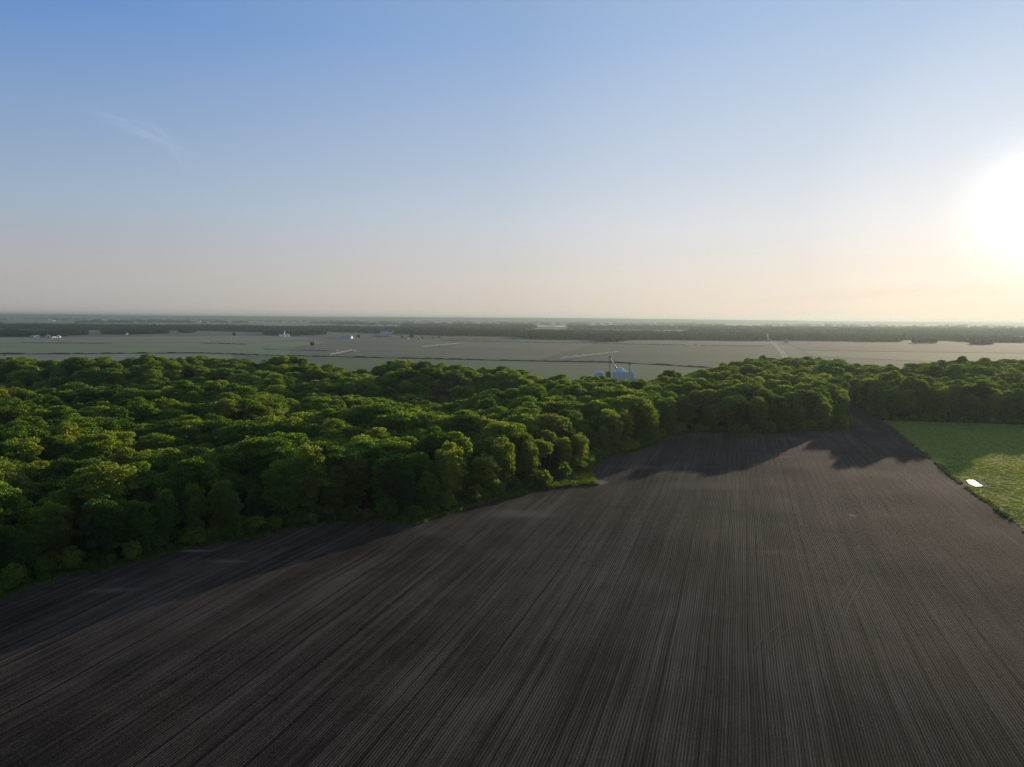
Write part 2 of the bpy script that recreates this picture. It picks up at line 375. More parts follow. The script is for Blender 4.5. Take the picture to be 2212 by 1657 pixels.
class MB:
    def __init__(s): s.v = []; s.f = []
    def add(s, v, f):
        n = len(s.v); s.v += [tuple(p) for p in v]; s.f += [tuple(i + n for i in q) for q in f]
    def box(s, x0, x1, y0, y1, z0, z1):
        v = [(x0, y0, z0), (x1, y0, z0), (x1, y1, z0), (x0, y1, z0), (x0, y0, z1), (x1, y0, z1), (x1, y1, z1), (x0, y1, z1)]
        s.add(v, [(3, 2, 1, 0), (4, 5, 6, 7), (0, 1, 5, 4), (1, 2, 6, 5), (2, 3, 7, 6), (3, 0, 4, 7)])
    def tube(s, a, b, r0, r1=None, n=8):
        r1 = r0 if r1 is None else r1
        a = Vector(a); b = Vector(b); d = (b - a).normalized()
        u = d.orthogonal().normalized(); w = d.cross(u)
        v = []
        for p, r in ((a, r0), (b, r1)):
            for i in range(n):
                t = 2 * math.pi * i / n
                v.append(p + u * (r * math.cos(t)) + w * (r * math.sin(t)))
        f = [(i, (i + 1) % n, n + (i + 1) % n, n + i) for i in range(n)] + [tuple(range(n - 1, -1, -1)), tuple(range(n, 2 * n))]
        s.add(v, f)
    def lathe(s, prof, n=32, c=(0, 0)):
        v = []; f = []
        for r, z in prof:
            for i in range(n):
                t = 2 * math.pi * i / n
                v.append((c[0] + r * math.cos(t), c[1] + r * math.sin(t), z))
        for j in range(len(prof) - 1):
            for i in range(n):
                f.append((j * n + i, j * n + (i + 1) % n, (j + 1) * n + (i + 1) % n, (j + 1) * n + i))
        f.append(tuple(range((len(prof) - 1) * n, len(prof) * n)))
        s.add(v, f)
    def build(s, name, mat, parent=None, smooth=False):
        me = bpy.data.meshes.new(name); me.from_pydata([tuple(p) for p in s.v], [], s.f); me.update()
        if smooth:
            for p in me.polygons: p.use_smooth = True
        me.materials.append(mat)
        return link(bpy.data.objects.new(name, me), parent)

def empty(name, loc, rz=0.0):
    o = bpy.data.objects.new(name, None); C.objects.link(o)
    o.location = loc; o.rotation_euler = (0, 0, rz); o.empty_display_size = 1
    return o

# ------------------------------------------------------------------ the lie of the land
edge_px = [(-330, 1395), (-150, 1330), (0, 1287), (60, 1268), (130, 1243), (215, 1232), (300, 1213), (400, 1188), (480, 1176), (560, 1160), (620, 1143), (700, 1131), (800, 1126), (900, 1130),
           (950, 1114), (1010, 1097), (1100, 1070), (1160, 1055), (1210, 1050), (1262, 1046), (1288, 1046), (1279, 1030), (1272, 1014), (1290, 998), (1325, 987), (1370, 975),
           (1410, 962), (1445, 944), (1490, 931), (1560, 934), (1660, 937), (1760, 932), (1828, 928), (1833, 905), (1826, 884), (1812, 872), (1770, 862), (1700, 853)]
right_px = [(1745, 849), (1800, 858), (1850, 880), (1905, 908)]
past_px = [(1905, 908), (1925, 922), (1960, 951), (2000, 982), (2050, 1022), (2100, 1062), (2160, 1103), (2211, 1141), (2330, 1232), (2480, 1350)]
E = [P(*p) for p in edge_px]; Rr = [P(*p) for p in right_px]; Pp = [P(*p) for p in past_px]
field_poly = np.array([(-260, -160)] + [tuple(p) for p in E + Rr + Pp[1:]] + [(Pp[-1][0] + 60, -160)])
pasture_top = [P(1905, 908), P(2000, 911), P(2100, 914), P(2211, 916), P(2600, 935)]
pasture_poly = np.array([tuple(p) for p in pasture_top] + [(560, 260), (480, -160), (Pp[-1][0] + 60.0, -160)] + [tuple(p) for p in Pp[:0:-1]])

def sdf(poly, x, y):
    """signed distance, negative inside"""
    x = np.asarray(x, float); y = np.asarray(y, float)
    d = np.full(x.shape, 1e18); ins = np.zeros(x.shape, bool)
    n = len(poly)
    for i in range(n):
        ax, ay = poly[i]; bx, by = poly[(i + 1) % n]
        ex, ey = bx - ax, by - ay
        t = np.clip(((x - ax) * ex + (y - ay) * ey) / (ex * ex + ey * ey + 1e-12), 0, 1)
        d = np.minimum(d, (x - ax - t * ex) ** 2 + (y - ay - t * ey) ** 2)
        c = ((ay <= y) & (by > y)) | ((by <= y) & (ay > y))
        with np.errstate(divide='ignore', invalid='ignore'):
            xi = ax + (y - ay) / (ey if ey != 0 else 1e-9) * ex
        ins ^= c & (x < xi)
    d = np.sqrt(d)
    return np.where(ins, -d, d)

# where the wood ends at the top of the bluff: photo column -> depth
bluff_tab = [(-900, 600), (-300, 610), (0, 622), (300, 640), (600, 652), (720, 590), (790, 585), (860, 636), (940, 600), (1010, 563), (1100, 530), (1180, 520), (1250, 512), (1300, 500), (1420, 496),
             (1470, 520), (1510, 570), (1600, 625), (1700, 700), (1790, 715), (1850, 620), (1930, 600), (2050, 612), (2100, 640), (2140, 725), (2300, 745), (2600, 760), (3600, 700)]
ba = np.array([PD(p, 1.0) for p, _ in bluff_tab]); bd = np.array([d for _, d in bluff_tab], float)

def bluff(x, y):
    a = np.asarray(x, float) / np.maximum(np.asarray(y, float), 30.0)
    return y - np.interp(a, ba, bd)

def sstep(a, b, v):
    t = np.clip((v - a) / (b - a), 0, 1); return t * t * (3 - 2 * t)

def wav(x, y, wl, seed, n=7):
    r = np.random.default_rng(seed); o = 0
    for _ in range(n):
        th = r.uniform(0, 2 * math.pi); k = 2 * math.pi / (wl * r.uniform(0.7, 1.6)); ph = r.uniform(0, 6.28)
        o = o + np.sin((x * math.cos(th) + y * math.sin(th)) * k + ph)
    return o / math.sqrt(n)

PLAIN = -12.0
def open_sdf(x, y):
    return np.minimum(sdf(field_poly, x, y), sdf(pasture_poly, x, y))
def H(x, y, od=None):
    x = np.asarray(x, float); y = np.asarray(y, float)
    if od is None: od = open_sdf(x, y)
    near = sstep(1400, 900, np.hypot(x, y))
    s = bluff(x, y)
    base = 0.22 * wav(x, y, 75, 3) + 0.10 * wav(x, y, 28, 4)
    inw = sstep(8, 90, od)
    # ravine that crosses the left wood, and smaller gullies
    rl = np.abs(y - (455 + 0.10 * x + 22 * np.sin(x / 70.0)))
    rav = -11.0 * np.exp(-(rl / 42.0) ** 2) * sstep(-40, -130, x - 0.12 * y) 
    rl2 = np.abs((x + 40) - 0.35 * (y - 330) + 16 * np.sin(y / 45.0))
    rav2 = -8.0 * np.exp(-(rl2 / 30.0) ** 2) * sstep(300, 350, y)
    rl3 = np.abs(y - (572 + 0.02 * x + 9 * np.sin(x / 48.0)))
    rav = rav - 13.0 * np.exp(-(rl3 / 25.0) ** 2) * sstep(-30, -120, x)
    hills = 3.6 * wav(x, y, 130, 5) + 2.2 * wav(x, y, 55, 6)
    knoll = 4.0 * np.exp(-(((x - PD(1740, 640)) / 80) ** 2 + ((y - 640) / 70) ** 2))
    top = base + inw * (hills + rav + rav2) * sstep(40, -60, s) + knoll
    z = top * (1 - sstep(0, 95, s)) + PLAIN * sstep(0, 95, s)
    z = z * near + PLAIN * (1 - near)
    # low wooded hills that close the view
    far = sstep(11500, 15500, y) 
    hgt = 70 + 9 * np.sin(x / 2900.0 + 1) + 6 * wav(x, y, 2600, 8) + 2.5 * wav(x, y, 700, 9)
    hgt = hgt - 16 * sstep(1500, 14000, x)
    z = z + far * (hgt - PLAIN * 0)
    far2 = sstep(18000, 23000, y)
    z = z + far2 * (14 + 6 * wav(x, y, 3600, 10))
    return z

def axis(near0, near1, step, out, g=1.13):
    a = list(np.arange(near0, near1 + 1e-6, step)); d = step; p = near1
    while p < out[1]: d *= g; p += d; a.append(p)
    d = step; p = near0; b = []
    while p > out[0]: d *= g; p -= d; b.append(p)
    return np.array(b[::-1] + a)
gx = axis(-720, 900, 8, (-26000, 30000), 1.12)
gy = axis(-160, 1000, 8, (-1200, 30000), 1.05)
GX, GY = np.meshgrid(gx, gy)
od = open_sdf(GX, GY)
GZ = H(GX, GY, od) - np.where(od < 0, 0.45, 0.0)
nxg, nyg = len(gx), len(gy)
idx = np.arange(nxg * nyg).reshape(nyg, nxg)
q = np.stack([idx[:-1, :-1], idx[:-1, 1:], idx[1:, 1:], idx[1:, :-1]], -1).reshape(-1, 4)
# ground: forest floor near, farmland on the plain, woods and clearings far off
m, nt, b = newmat('ground')
tc = nt.nodes.new('ShaderNodeTexCoord'); o = tc.outputs['Object']
at = nt.nodes.new('ShaderNodeAttribute'); at.attribute_name = 'cover'
sp = nt.nodes.new('ShaderNodeSeparateColor'); nt.links.new(at.outputs['Color'], sp.inputs[0])
n1 = noise(nt, o, 0.25, 4.0)
floor_c = mixc(nt, n1, (0.022, 0.026, 0.012), (0.055, 0.048, 0.028))
pn = noise(nt, mapping(nt, o, rot=(0, 0, 0.1), scale=(0.0011, 0.004, 1)), 1.0, 3.0)
pl_c = ramp(nt, pn, [(0.35, (0.13, 0.145, 0.085)), (0.5, (0.17, 0.165, 0.12)), (0.65, (0.21, 0.19, 0.145))])
fn = noise(nt, mapping(nt, o, rot=(0, 0, 0.06), scale=(0.00045, 0.0016, 1)), 1.0, 5.0, 0.6)
fn2 = noise(nt, mapping(nt, o, scale=(0.004, 0.006, 1)), 1.0, 4.0, 0.65)
wood_c = mixc(nt, fn2, (0.028, 0.045, 0.026), (0.060, 0.080, 0.042))
far_c = mixc(nt, ramp(nt, fn, [(0.45, 0.0), (0.48, 1.0)]), wood_c, (0.24, 0.22, 0.15))
hl_c = mixc(nt, ramp(nt, fn, [(0.60, 0.0), (0.64, 0.7)]), wood_c, (0.14, 0.135, 0.09))
col = mixc(nt, sp.outputs[0], floor_c, pl_c)
col = mixc(nt, sp.outputs[1], col, far_c)
col = mixc(nt, sp.outputs[2], col, hl_c)
nt.links.new(col, b.inputs['Base Color']); b.inputs['Roughness'].default_value = 0.95; b.inputs['Specular IOR Level'].default_value = 0.1
GROUND = m
me = mesh_np('ground', np.stack([GX, GY, GZ], -1).reshape(-1, 3), q, GROUND, True)
ca = me.color_attributes.new('cover', 'FLOAT_COLOR', 'POINT')
s_ = bluff(GX, GY).ravel()
cv = np.stack([sstep(28, 52, s_), sstep(5200, 5600, GY.ravel()), sstep(11800, 12300, GY.ravel()), np.ones(s_.size)], -1).astype(np.float32)
ca.data.foreach_set('color', cv.ravel())
tag(link(bpy.data.objects.new('ground', me)), kind='structure')

def sheet(name, poly, mat, zoff, step, zfun=None, edge_attr=False):
    bm = bmesh.new()
    vs = [bm.verts.new((p[0], p[1], 0)) for p in poly]
    bm.faces.new(vs)
    p = np.array(poly)
    for ax in (0, 1):
        lo_, hi_ = p[:, ax].min(), p[:, ax].max()
        k = math.ceil(lo_ / step) * step
        while k < hi_:
            if k > lo_ + 1e-3:
                co = [0, 0, 0]; co[ax] = k; no = [0, 0, 0]; no[ax] = 1
                bmesh.ops.bisect_plane(bm, geom=bm.verts[:] + bm.edges[:] + bm.faces[:], plane_co=co, plane_no=no, dist=1e-5)
            k += step
    bmesh.ops.triangulate(bm, faces=[f for f in bm.faces if len(f.verts) > 4])
    xy = np.array([v.co[:2] for v in bm.verts])
    z = (zfun or (lambda a, c: H(a, c)))(xy[:, 0], xy[:, 1]) + zoff
    for v, zz in zip(bm.verts, z): v.co.z = zz
    bmesh.ops.recalc_face_normals(bm, faces=bm.faces[:])
    if bm.faces and sum(f.normal.z for f in bm.faces) < 0: bmesh.ops.reverse_faces(bm, faces=bm.faces[:])
    me = bpy.data.meshes.new(name); bm.to_mesh(me); bm.free()
    for f in me.polygons: f.use_smooth = True
    me.materials.append(mat)
    if edge_attr:
        e = np.array([tuple(t) for t in E]); e = np.vstack([e, e[::-1] + (0.01, 0.01)])
        a = me.attributes.new('edge', 'FLOAT', 'POINT')
        a.data.foreach_set('value', np.abs(sdf(e, xy[:, 0], xy[:, 1])).astype(np.float32))
    return tag(link(bpy.data.objects.new(name, me)), kind='structure')

flat = lambda z: (lambda a, c: np.full(np.shape(a), z))
sheet('field', field_poly, SOIL, 0.0, 4.0, edge_attr=True)
sheet('pasture', pasture_poly, PASTURE, 0.02, 8.0)

def offset_ribbon(pts, w_in, w_out, seed):
    """closed polygon round an open line: w_in towards the field, w_out into the wood"""
    r = random.Random(seed); pts = [np.array(p) for p in pts]
    fine = []
    for a, c in zip(pts[:-1], pts[1:]):
        n = max(1, int(np.linalg.norm(c - a) / 4.0))
        for i in range(n): fine.append(a + (c - a) * i / n)
    fine.append(pts[-1])
    A, B = [], []
    for i, p in enumerate(fine):
        t = fine[min(i + 1, len(fine) - 1)] - fine[max(i - 1, 0)]; t = t / (np.linalg.norm(t) + 1e-9)
        nrm = np.array([-t[1], t[0]])
        A.append(p - nrm * (w_in * r.uniform(0.5, 1.4))); B.append(p + nrm * w_out * r.uniform(0.85, 1.15))
    return fine, A, B
def ribbon_mesh(name, A, B, mat, zoff):
    v = [(*p, 0) for p in A] + [(*p, 0) for p in B]; n = len(A)
    arr = np.array(v); arr[:, 2] = H(arr[:, 0], arr[:, 1]) + zoff
    mid = (arr[:n] + arr[n:]) / 2; mid[:, 2] = H(mid[:, 0], mid[:, 1]) + zoff
    allv = np.vstack([arr[:n], mid, arr[n:]])
    f = []
    for k in (0, n):
        f += [(k + i, k + i + 1, k + n + i + 1, k + n + i) for i in range(n - 1)]
    return mesh_np(name, allv, f, mat, True)
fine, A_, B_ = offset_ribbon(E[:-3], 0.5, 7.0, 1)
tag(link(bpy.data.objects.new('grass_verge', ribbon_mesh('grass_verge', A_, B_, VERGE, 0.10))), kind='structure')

# ------------------------------------------------------------------ trees
def leaf_quads(cent, nrm, size, r):
    n = len(cent)
    nrm = nrm / (np.linalg.norm(nrm, axis=1, keepdims=True) + 1e-9)
    a = r.normal(size=(n, 3)); u = np.cross(nrm, a); u /= (np.linalg.norm(u, axis=1, keepdims=True) + 1e-9)
    w = np.cross(nrm, u)
    su = (size * 0.5)[:, None] * u; sw = (size * 0.36)[:, None] * w
    v = np.stack([cent - su - sw * .3, cent + sw * -1.0, cent + su + sw * .2, cent + sw], 1)
    v[:, 3] += nrm * (size * 0.12)[:, None]
    return v.reshape(-1, 3)

def crown_mesh(name, R, z0, z1, nclump, nleaf, leaf, seed, mat, shape='round', flatten=0.75, core=True):
    r = np.random.default_rng(seed)
    cz = z0 + (z1 - z0) * (0.50 if shape == 'round' else 0.46); hz = (z1 - z0) * 0.5
    cs, rs = [], []
    for i in range(nclump):
        th = i * 2.39996 + r.uniform(-.5, .5)
        k = (i + .5) / nclump
        zz = 1 - 1.62 * k if shape == 'round' else 1 - 1.95 * k
        zz = np.clip(zz + r.uniform(-.12, .12), -1, 1)
        rr = math.sqrt(max(0, 1 - zz * zz))
        if shape == 'tall': rr = max(rr, 0.25) * r.uniform(0.8, 1.12)
        q_ = r.uniform(0.62, 0.92)
        cs.append((R * rr * math.cos(th) * q_, R * rr * math.sin(th) * q_, cz + hz * zz * r.uniform(.78, .98)))
        rs.append(R * r.choice([r.uniform(.15, .24), r.uniform(.22, .38)]))
    P_, N_, S_ = [], [], []
    for c, rc in zip(cs, rs):
        n = int(nleaf * (rc / (R * .29)) ** 2 / nclump * 1.0)
        d = r.normal(size=(n, 3)); d[:, 2] = np.abs(d[:, 2]) * 0.9 - 0.25
        d[:, :2] += np.array(c[:2]) / R * 0.7
        d /= np.linalg.norm(d, axis=1, keepdims=True)
        rad_ = rc * (0.38 + 0.80 * r.random(n) ** 0.6)
        p = np.array(c) + d * rad_[:, None] * np.array([1.12, 1.12, flatten])
        P_.append(p); N_.append(d * 0.8 + r.normal(size=(n, 3)) * 0.62 + np.array([0, 0, .25])); S_.append(leaf * r.uniform(.55, 1.5, n))
    ns_ = int(nleaf * .32)      # loose sprays that stick out between the tufts
    d = r.normal(size=(ns_, 3)); d[:, 2] = np.abs(d[:, 2]) * 1.1 - .45; d /= np.linalg.norm(d, axis=1, keepdims=True)
    kx = .82 + .26 * np.sin(d[:, 0] * 7 + seed) * np.cos(d[:, 1] * 6 + seed * 2) + r.uniform(-.08, .08, ns_)
    P_.append(np.array([0, 0, cz]) + d * kx[:, None] * np.array([R, R, hz])); N_.append(d * .5 + r.normal(size=(ns_, 3)) * .8 + np.array([0, 0, .3])); S_.append(leaf * r.uniform(.6, 1.3, ns_))
    v = leaf_quads(np.vstack(P_), np.vstack(N_), np.concatenate(S_), r)
    f = np.arange(len(v)).reshape(-1, 4)
    if core:   # the dense twigs and inner leaves: a lumpy closed lump well inside the outer leaves
        nu, nv = 14, 9; cv_, cf = [], []
        for j in range(nv + 1):
            for i in range(nu):
                ph = math.pi * j / nv; th = 2 * math.pi * i / nu
                k = 0.60 + r.uniform(-.1, .1)
                cv_.append((R * k * math.sin(ph) * math.cos(th), R * k * math.sin(ph) * math.sin(th), cz - hz * .12 + hz * k * math.cos(ph)))
        for j in range(nv):
            for i in range(nu): cf.append((j * nu + i, (j + 1) * nu + i, (j + 1) * nu + (i + 1) % nu, j * nu + (i + 1) % nu))
        f = np.vstack([f, np.array(cf) + len(v)]); v = np.vstack([v, np.array(cv_)])
    return mesh_np(name, v, f, mat)

def trunk_mesh(name, h, seed, r0=0.32):
    r = random.Random(seed); mb = MB()
    p = Vector((0, 0, -0.6)); R0 = r0
    for k in range(5):
        q_ = Vector((p.x + r.uniform(-.25, .25), p.y + r.uniform(-.25, .25), h * (k + 1) / 5 * 0.72)); R1 = R0 * 0.82
        mb.tube(p, q_, R0, R1, 7)
        if k >= 1:
            for _ in range(2):
                th = r.uniform(0, 6.28); l = r.uniform(2.2, 3.8)
                e1 = q_ + Vector((math.cos(th) * l * .6, math.sin(th) * l * .6, l * .55)); e2 = e1 + Vector((math.cos(th + .4) * l * .5, math.sin(th + .4) * l * .5, l * .6))
                mb.tube(q_, e1, R1 * .55, R1 * .35, 5); mb.tube(e1, e2, R1 * .35, R1 * .12, 5)
        p = q_; R0 = R1
    me = bpy.data.meshes.new(name); me.from_pydata(mb.v, [], mb.f); me.materials.append(BARK)
    return me

ROUND, TALL, TRK = [], [], []
for k in range(9):
    r = random.Random(100 + k)
    ROUND.append(crown_mesh('crown', r.uniform(4.6, 6.0), r.uniform(9.0, 11.5), r.uniform(18.5, 21.0), r.choice([26, 34, 44]), 9500, 0.42, 200 + k, LEAF, 'round', r.uniform(.45, .68)))
for k in range(6):
    r = random.Random(150 + k)
    TALL.append(crown_mesh('crown', r.uniform(4.2, 5.4), r.uniform(1.0, 2.6), r.uniform(18.5, 21), r.choice([44, 56]), 13000, 0.42, 260 + k, LEAF, 'tall', .75))
SPARSE = crown_mesh('crown', 4.4, 6, 19, 26, 2600, 0.34, 333, LEAF_BARE, 'round', .9, core=False)
for k in range(4): TRK.append(trunk_mesh('trunk', 17, 40 + k))

def geo_scatter(name, pts, rot, scl, kidx, protos, label=None, cat=None):
    """one object: its points carry copies of the prototype meshes"""
    me = bpy.data.meshes.new(name)
    me.vertices.add(len(pts)); me.vertices.foreach_set('co', np.asarray(pts, np.float32).ravel())
    for nm, val, ty in (('s_rot', rot, 'FLOAT_VECTOR'), ('s_scl', scl, 'FLOAT_VECTOR'), ('s_kind', kidx, 'INT')):
        a = me.attributes.new(nm, ty, 'POINT')
        if ty == 'INT': a.data.foreach_set('value', np.asarray(val, np.int32).ravel())
        else: a.data.foreach_set('vector', np.asarray(val, np.float32).ravel())
    ob = link(bpy.data.objects.new(name, me))
    ng = bpy.data.node_groups.new(name + '_nodes', 'GeometryNodeTree')
    ng.interface.new_socket('Geometry', in_out='INPUT', socket_type='NodeSocketGeometry')
    ng.interface.new_socket('Geometry', in_out='OUTPUT', socket_type='NodeSocketGeometry')
    gi = ng.nodes.new('NodeGroupInput'); go = ng.nodes.new('NodeGroupOutput'); jn = ng.nodes.new('GeometryNodeJoinGeometry')
    def attr(n_, t):
        a = ng.nodes.new('GeometryNodeInputNamedAttribute'); a.data_type = t; a.inputs['Name'].default_value = n_
        return [s for s in a.outputs if s.enabled and s.name == 'Attribute'][0]
    ar, as_, ak = attr('s_rot', 'FLOAT_VECTOR'), attr('s_scl', 'FLOAT_VECTOR'), attr('s_kind', 'INT')
    for k, po in enumerate(protos):
        oi = ng.nodes.new('GeometryNodeObjectInfo'); oi.transform_space = 'ORIGINAL'
        oi.inputs['Object'].default_value = po; oi.inputs['As Instance'].default_value = True
        cp = ng.nodes.new('FunctionNodeCompare'); cp.data_type = 'INT'; cp.operation = 'EQUAL'
        ia = [s for s in cp.inputs if s.enabled]
        ng.links.new(ak, ia[0]); ia[1].default_value = k
        ip = ng.nodes.new('GeometryNodeInstanceOnPoints')
        ng.links.new(gi.outputs[0], ip.inputs['Points']); ng.links.new(cp.outputs[0], ip.inputs['Selection'])
        ng.links.new(oi.outputs['Geometry'], ip.inputs['Instance'])
        ng.links.new(ar, ip.inputs['Rotation']); ng.links.new(as_, ip.inputs['Scale'])
        ng.links.new(ip.outputs[0], jn.inputs[0])
    ng.links.new(jn.outputs[0], go.inputs[0])
    md = ob.modifiers.new('scatter', 'NODES'); md.node_group = ng
    tag(ob, label, cat, kind='stuff')
    return ob

def place_tree(x, y, z, crown_me, trunk_me, sc, rz, label, group, name='broadleaf_tree', cat='tree', zs=1.0):
    t = empty(name, (float(x), float(y), float(z)), float(rz)); t.scale = (sc, sc, sc * zs)
    c = link(bpy.data.objects.new('crown', crown_me), t)
    if trunk_me: link(bpy.data.objects.new('trunk', trunk_me), t)
    tag(t, label, cat, group)
    return t, c

# ---- all positions of the wood: jittered triangular lattice over the bluff
SPC = 7.5; ZF = 0.86
xs, ys = [], []
yy = 60.0; row = 0
while yy < 800:
    xx = -0.95 * yy - 90 + (SPC / 2 if row % 2 else 0)
    while xx < 1.30 * yy + 120:
        xs.append(xx + rng.uniform(-2.1, 2.1)); ys.append(yy + rng.uniform(-2.0, 2.0)); xx += SPC
    yy += SPC * 0.88; row += 1
xs = np.array(xs); ys = np.array(ys)
od_f = sdf(field_poly, xs, ys); od_p = sdf(pasture_poly, xs, ys)
tipa, tipb = P(1264, 1036), P(1205, 1044)
keep = (np.hypot(xs - tipa[0], ys - tipa[1]) > 15) & (np.hypot(xs - tipb[0], ys - tipb[1]) > 8.5) & (od_f > 4.4) & (od_p > 4.0) & (bluff(xs, ys) < 12)
xs, ys, od_f, od_p = xs[keep], ys[keep], od_f[keep], od_p[keep]
# an extra, tighter row right along the edges so that the wood ends in a wall of leaves
def along(pts, off, step, jit, seed):
    r = random.Random(seed); out = []
    pts = [np.array(p) for p in pts]
    acc = 0.0
    for a, c in zip(pts[:-1], pts[1:]):
        d = c - a; l = np.linalg.norm(d); t = d / l; nrm = np.array([-t[1], t[0]])
        while acc < l:
            out.append(a + t * acc + nrm * (off + r.uniform(-jit, jit)) + t * r.uniform(-1, 1)); acc += step * r.uniform(.75, 1.25)
        acc -= l
    return np.array(out)
zs = H(xs, ys)
hsc = 0.72 + 0.50 * rng.random(len(xs)) ** 1.2 + 0.06 * wav(xs, ys, 40, 21)
dist = np.hypot(xs, ys)
gap = ((xs / ys) > PD(1225, 1)) & ((xs / ys) < PD(1440, 1)) & (bluff(xs, ys) > -60)
hsc = np.where(gap, np.clip(hsc, .9, 1.05), hsc)
cnr = P(1888, 893)
hsc = np.where(np.hypot(xs - cnr[0], ys - cnr[1]) < 48, np.maximum(hsc, 1.0) * 1.12, hsc)
hsc = np.where((np.hypot(xs - cnr[0], ys - cnr[1]) >= 48) & (xs / ys > PD(1846, 1)) & (bluff(xs, ys) < -70), np.maximum(hsc, .90) * 1.02, hsc)
bpx, bpy_ = proj(xs, ys, zs + 15)
inview = (bpx > -15) & (bpx < 2226) & (bpy_ < 1700) & (ys > 20)
# the highest point each column shows: a tree whose top is hidden by nearer ones is left to the mass
order = np.argsort(dist)
hor = np.full(2300, 1e9)
chosen = []
for i in order:
    if not inview[i]: continue
    top = proj(xs[i], ys[i], zs[i] + 18.5 * hsc[i])[1]
    c0 = int(np.clip(bpx[i], 0, 2299))
    if top < hor[c0] - 2.0 and len(chosen) < 286:
        chosen.append(i)
    w = int(3.4 * F / K / dist[i])
    a, c = max(0, c0 - w), min(2300, c0 + w)
    hor[a:c] = np.minimum(hor[a:c], top)
chosen = np.array(chosen); is_ind = np.zeros(len(xs), bool); is_ind[chosen] = True
edge_d = np.minimum(od_f, od_p)
# labels: edge trees are counted along the field, the others by the edge tree they stand behind
def ordinal(n):
    ones = ['', 'first', 'second', 'third', 'fourth', 'fifth', 'sixth', 'seventh', 'eighth', 'ninth', 'tenth', 'eleventh', 'twelfth', 'thirteenth', 'fourteenth', 'fifteenth', 'sixteenth', 'seventeenth', 'eighteenth', 'nineteenth']
    if n < 20: return ones[n]
    tens = {2: 'twent', 3: 'thirt', 4: 'fort', 5: 'fift', 6: 'sixt', 7: 'sevent', 8: 'eight', 9: 'ninet'}
    t, u = divmod(n, 10)
    if n >= 100: return '%dth' % n
    return tens[t] + ('ieth' if u == 0 else 'y-' + ones[u])
front = [i for i in chosen if edge_d[i] < 10.5]
front.sort(key=lambda i: bpx[i])
back = [i for i in chosen if edge_d[i] >= 10.5]
lab = {}
for n, i in enumerate(front):
    s1 = ['full', 'tall', 'broad', 'bushy'][int(rng.integers(4))]
    lab[i] = f'leafy green tree at the ploughed field edge, {ordinal(n + 1)} edge tree from the left'
cols = {}
fx = np.array([bpx[i] for i in front])
for i in back:
    cols.setdefault(int(np.argmin(np.abs(fx - bpx[i]))), []).append(i)
for k, lst in cols.items():
    lst.sort(key=lambda i: dist[i])
    for n, i in enumerate(lst):
        lab[i] = f'green treetop in the wood, {ordinal(n + 1)} one back behind the {ordinal(k + 1)} field-edge tree from the left'
kind_r = rng.integers(0, 9, len(xs)); kind_t = rng.integers(0, 6, len(xs)); rots = rng.uniform(0, 6.28, len(xs)); ws = rng.uniform(0.80, 1.14, len(xs))
first_round, first_tall = {}, {}
for i in chosen:
    tall = edge_d[i] < 13 or rng.random() < .06
    me = TALL[kind_t[i]] if tall else ROUND[kind_r[i]]
    t, c = place_tree(xs[i], ys[i], zs[i], me, TRK[i % 4], float(hsc[i] * (ws[i] if not tall else .86)), rots[i], lab[i], 'trees of the wood beside the ploughed field', zs=float(ZF / .86 if tall else ZF / ws[i]))
    (first_tall if tall else first_round).setdefault(int(kind_t[i] if tall else kind_r[i]), c)
# sparse brown crowns seen among the green
bare_px = [(878, 1415 / 1.8525 + 12, 640), (905, 776, 645), (855, 781, 640), (838, 786, 612), (980, 822, 470), (1015, 818, 476), (1000, 826, 462), (568, 774, 655)]
bare_objs = []
for n, (px, py, D) in enumerate(bare_px[:4] + bare_px[7:]):
    x = PD(px, D); z = float(H(np.array([x]), np.array([D]))[0])
    t, c = place_tree(x, D, z, SPARSE, TRK[n % 4], 1.05, n * 1.3, f'thin brownish half-bare tree on the far rim of the wood, {ordinal(n + 1)} brown one built up there', 'half-bare trees on the far rim')
    bare_objs.append((t, px))
bare_objs.sort(key=lambda a: a[1])
for n, (t, px) in enumerate(bare_objs):
    t['label'] = f'thin brownish half-bare tree on the wood\'s far rim, {ordinal(n + 1)} such from the left'
bare_c = [c for c in bare_objs[0][0].children if c.name.startswith('crown')][0]

rest = ~is_ind
ri = np.where(rest)[0]
protos = [first_round[k] for k in sorted(first_round)] + [first_tall[k] for k in sorted(first_tall)] + [bare_c]
nr, nt_ = len(first_round), len(first_tall)
tallm = (edge_d[ri] < 13) | (rng.random(len(ri)) < .06)
kk = np.where(tallm, nr + kind_t[ri] % nt_, kind_r[ri] % nr)
bare_zone = (np.hypot(xs[ri] - PD(985, 470), (ys[ri] - 470)) < 14)
kk = np.where(bare_zone, nr + nt_, kk)
pts = np.stack([xs[ri], ys[ri], zs[ri]], -1)
rr = np.stack([np.zeros(len(ri)), np.zeros(len(ri)), rots[ri]], -1)
sc = hsc[ri]; wv = np.where(tallm, .86, ws[ri])
geo_scatter('forest', pts, rr, np.stack([sc * wv, sc * wv, sc * ZF], -1), kk, protos, 'dense green wood covering the bluff behind the nearer trees', 'forest')

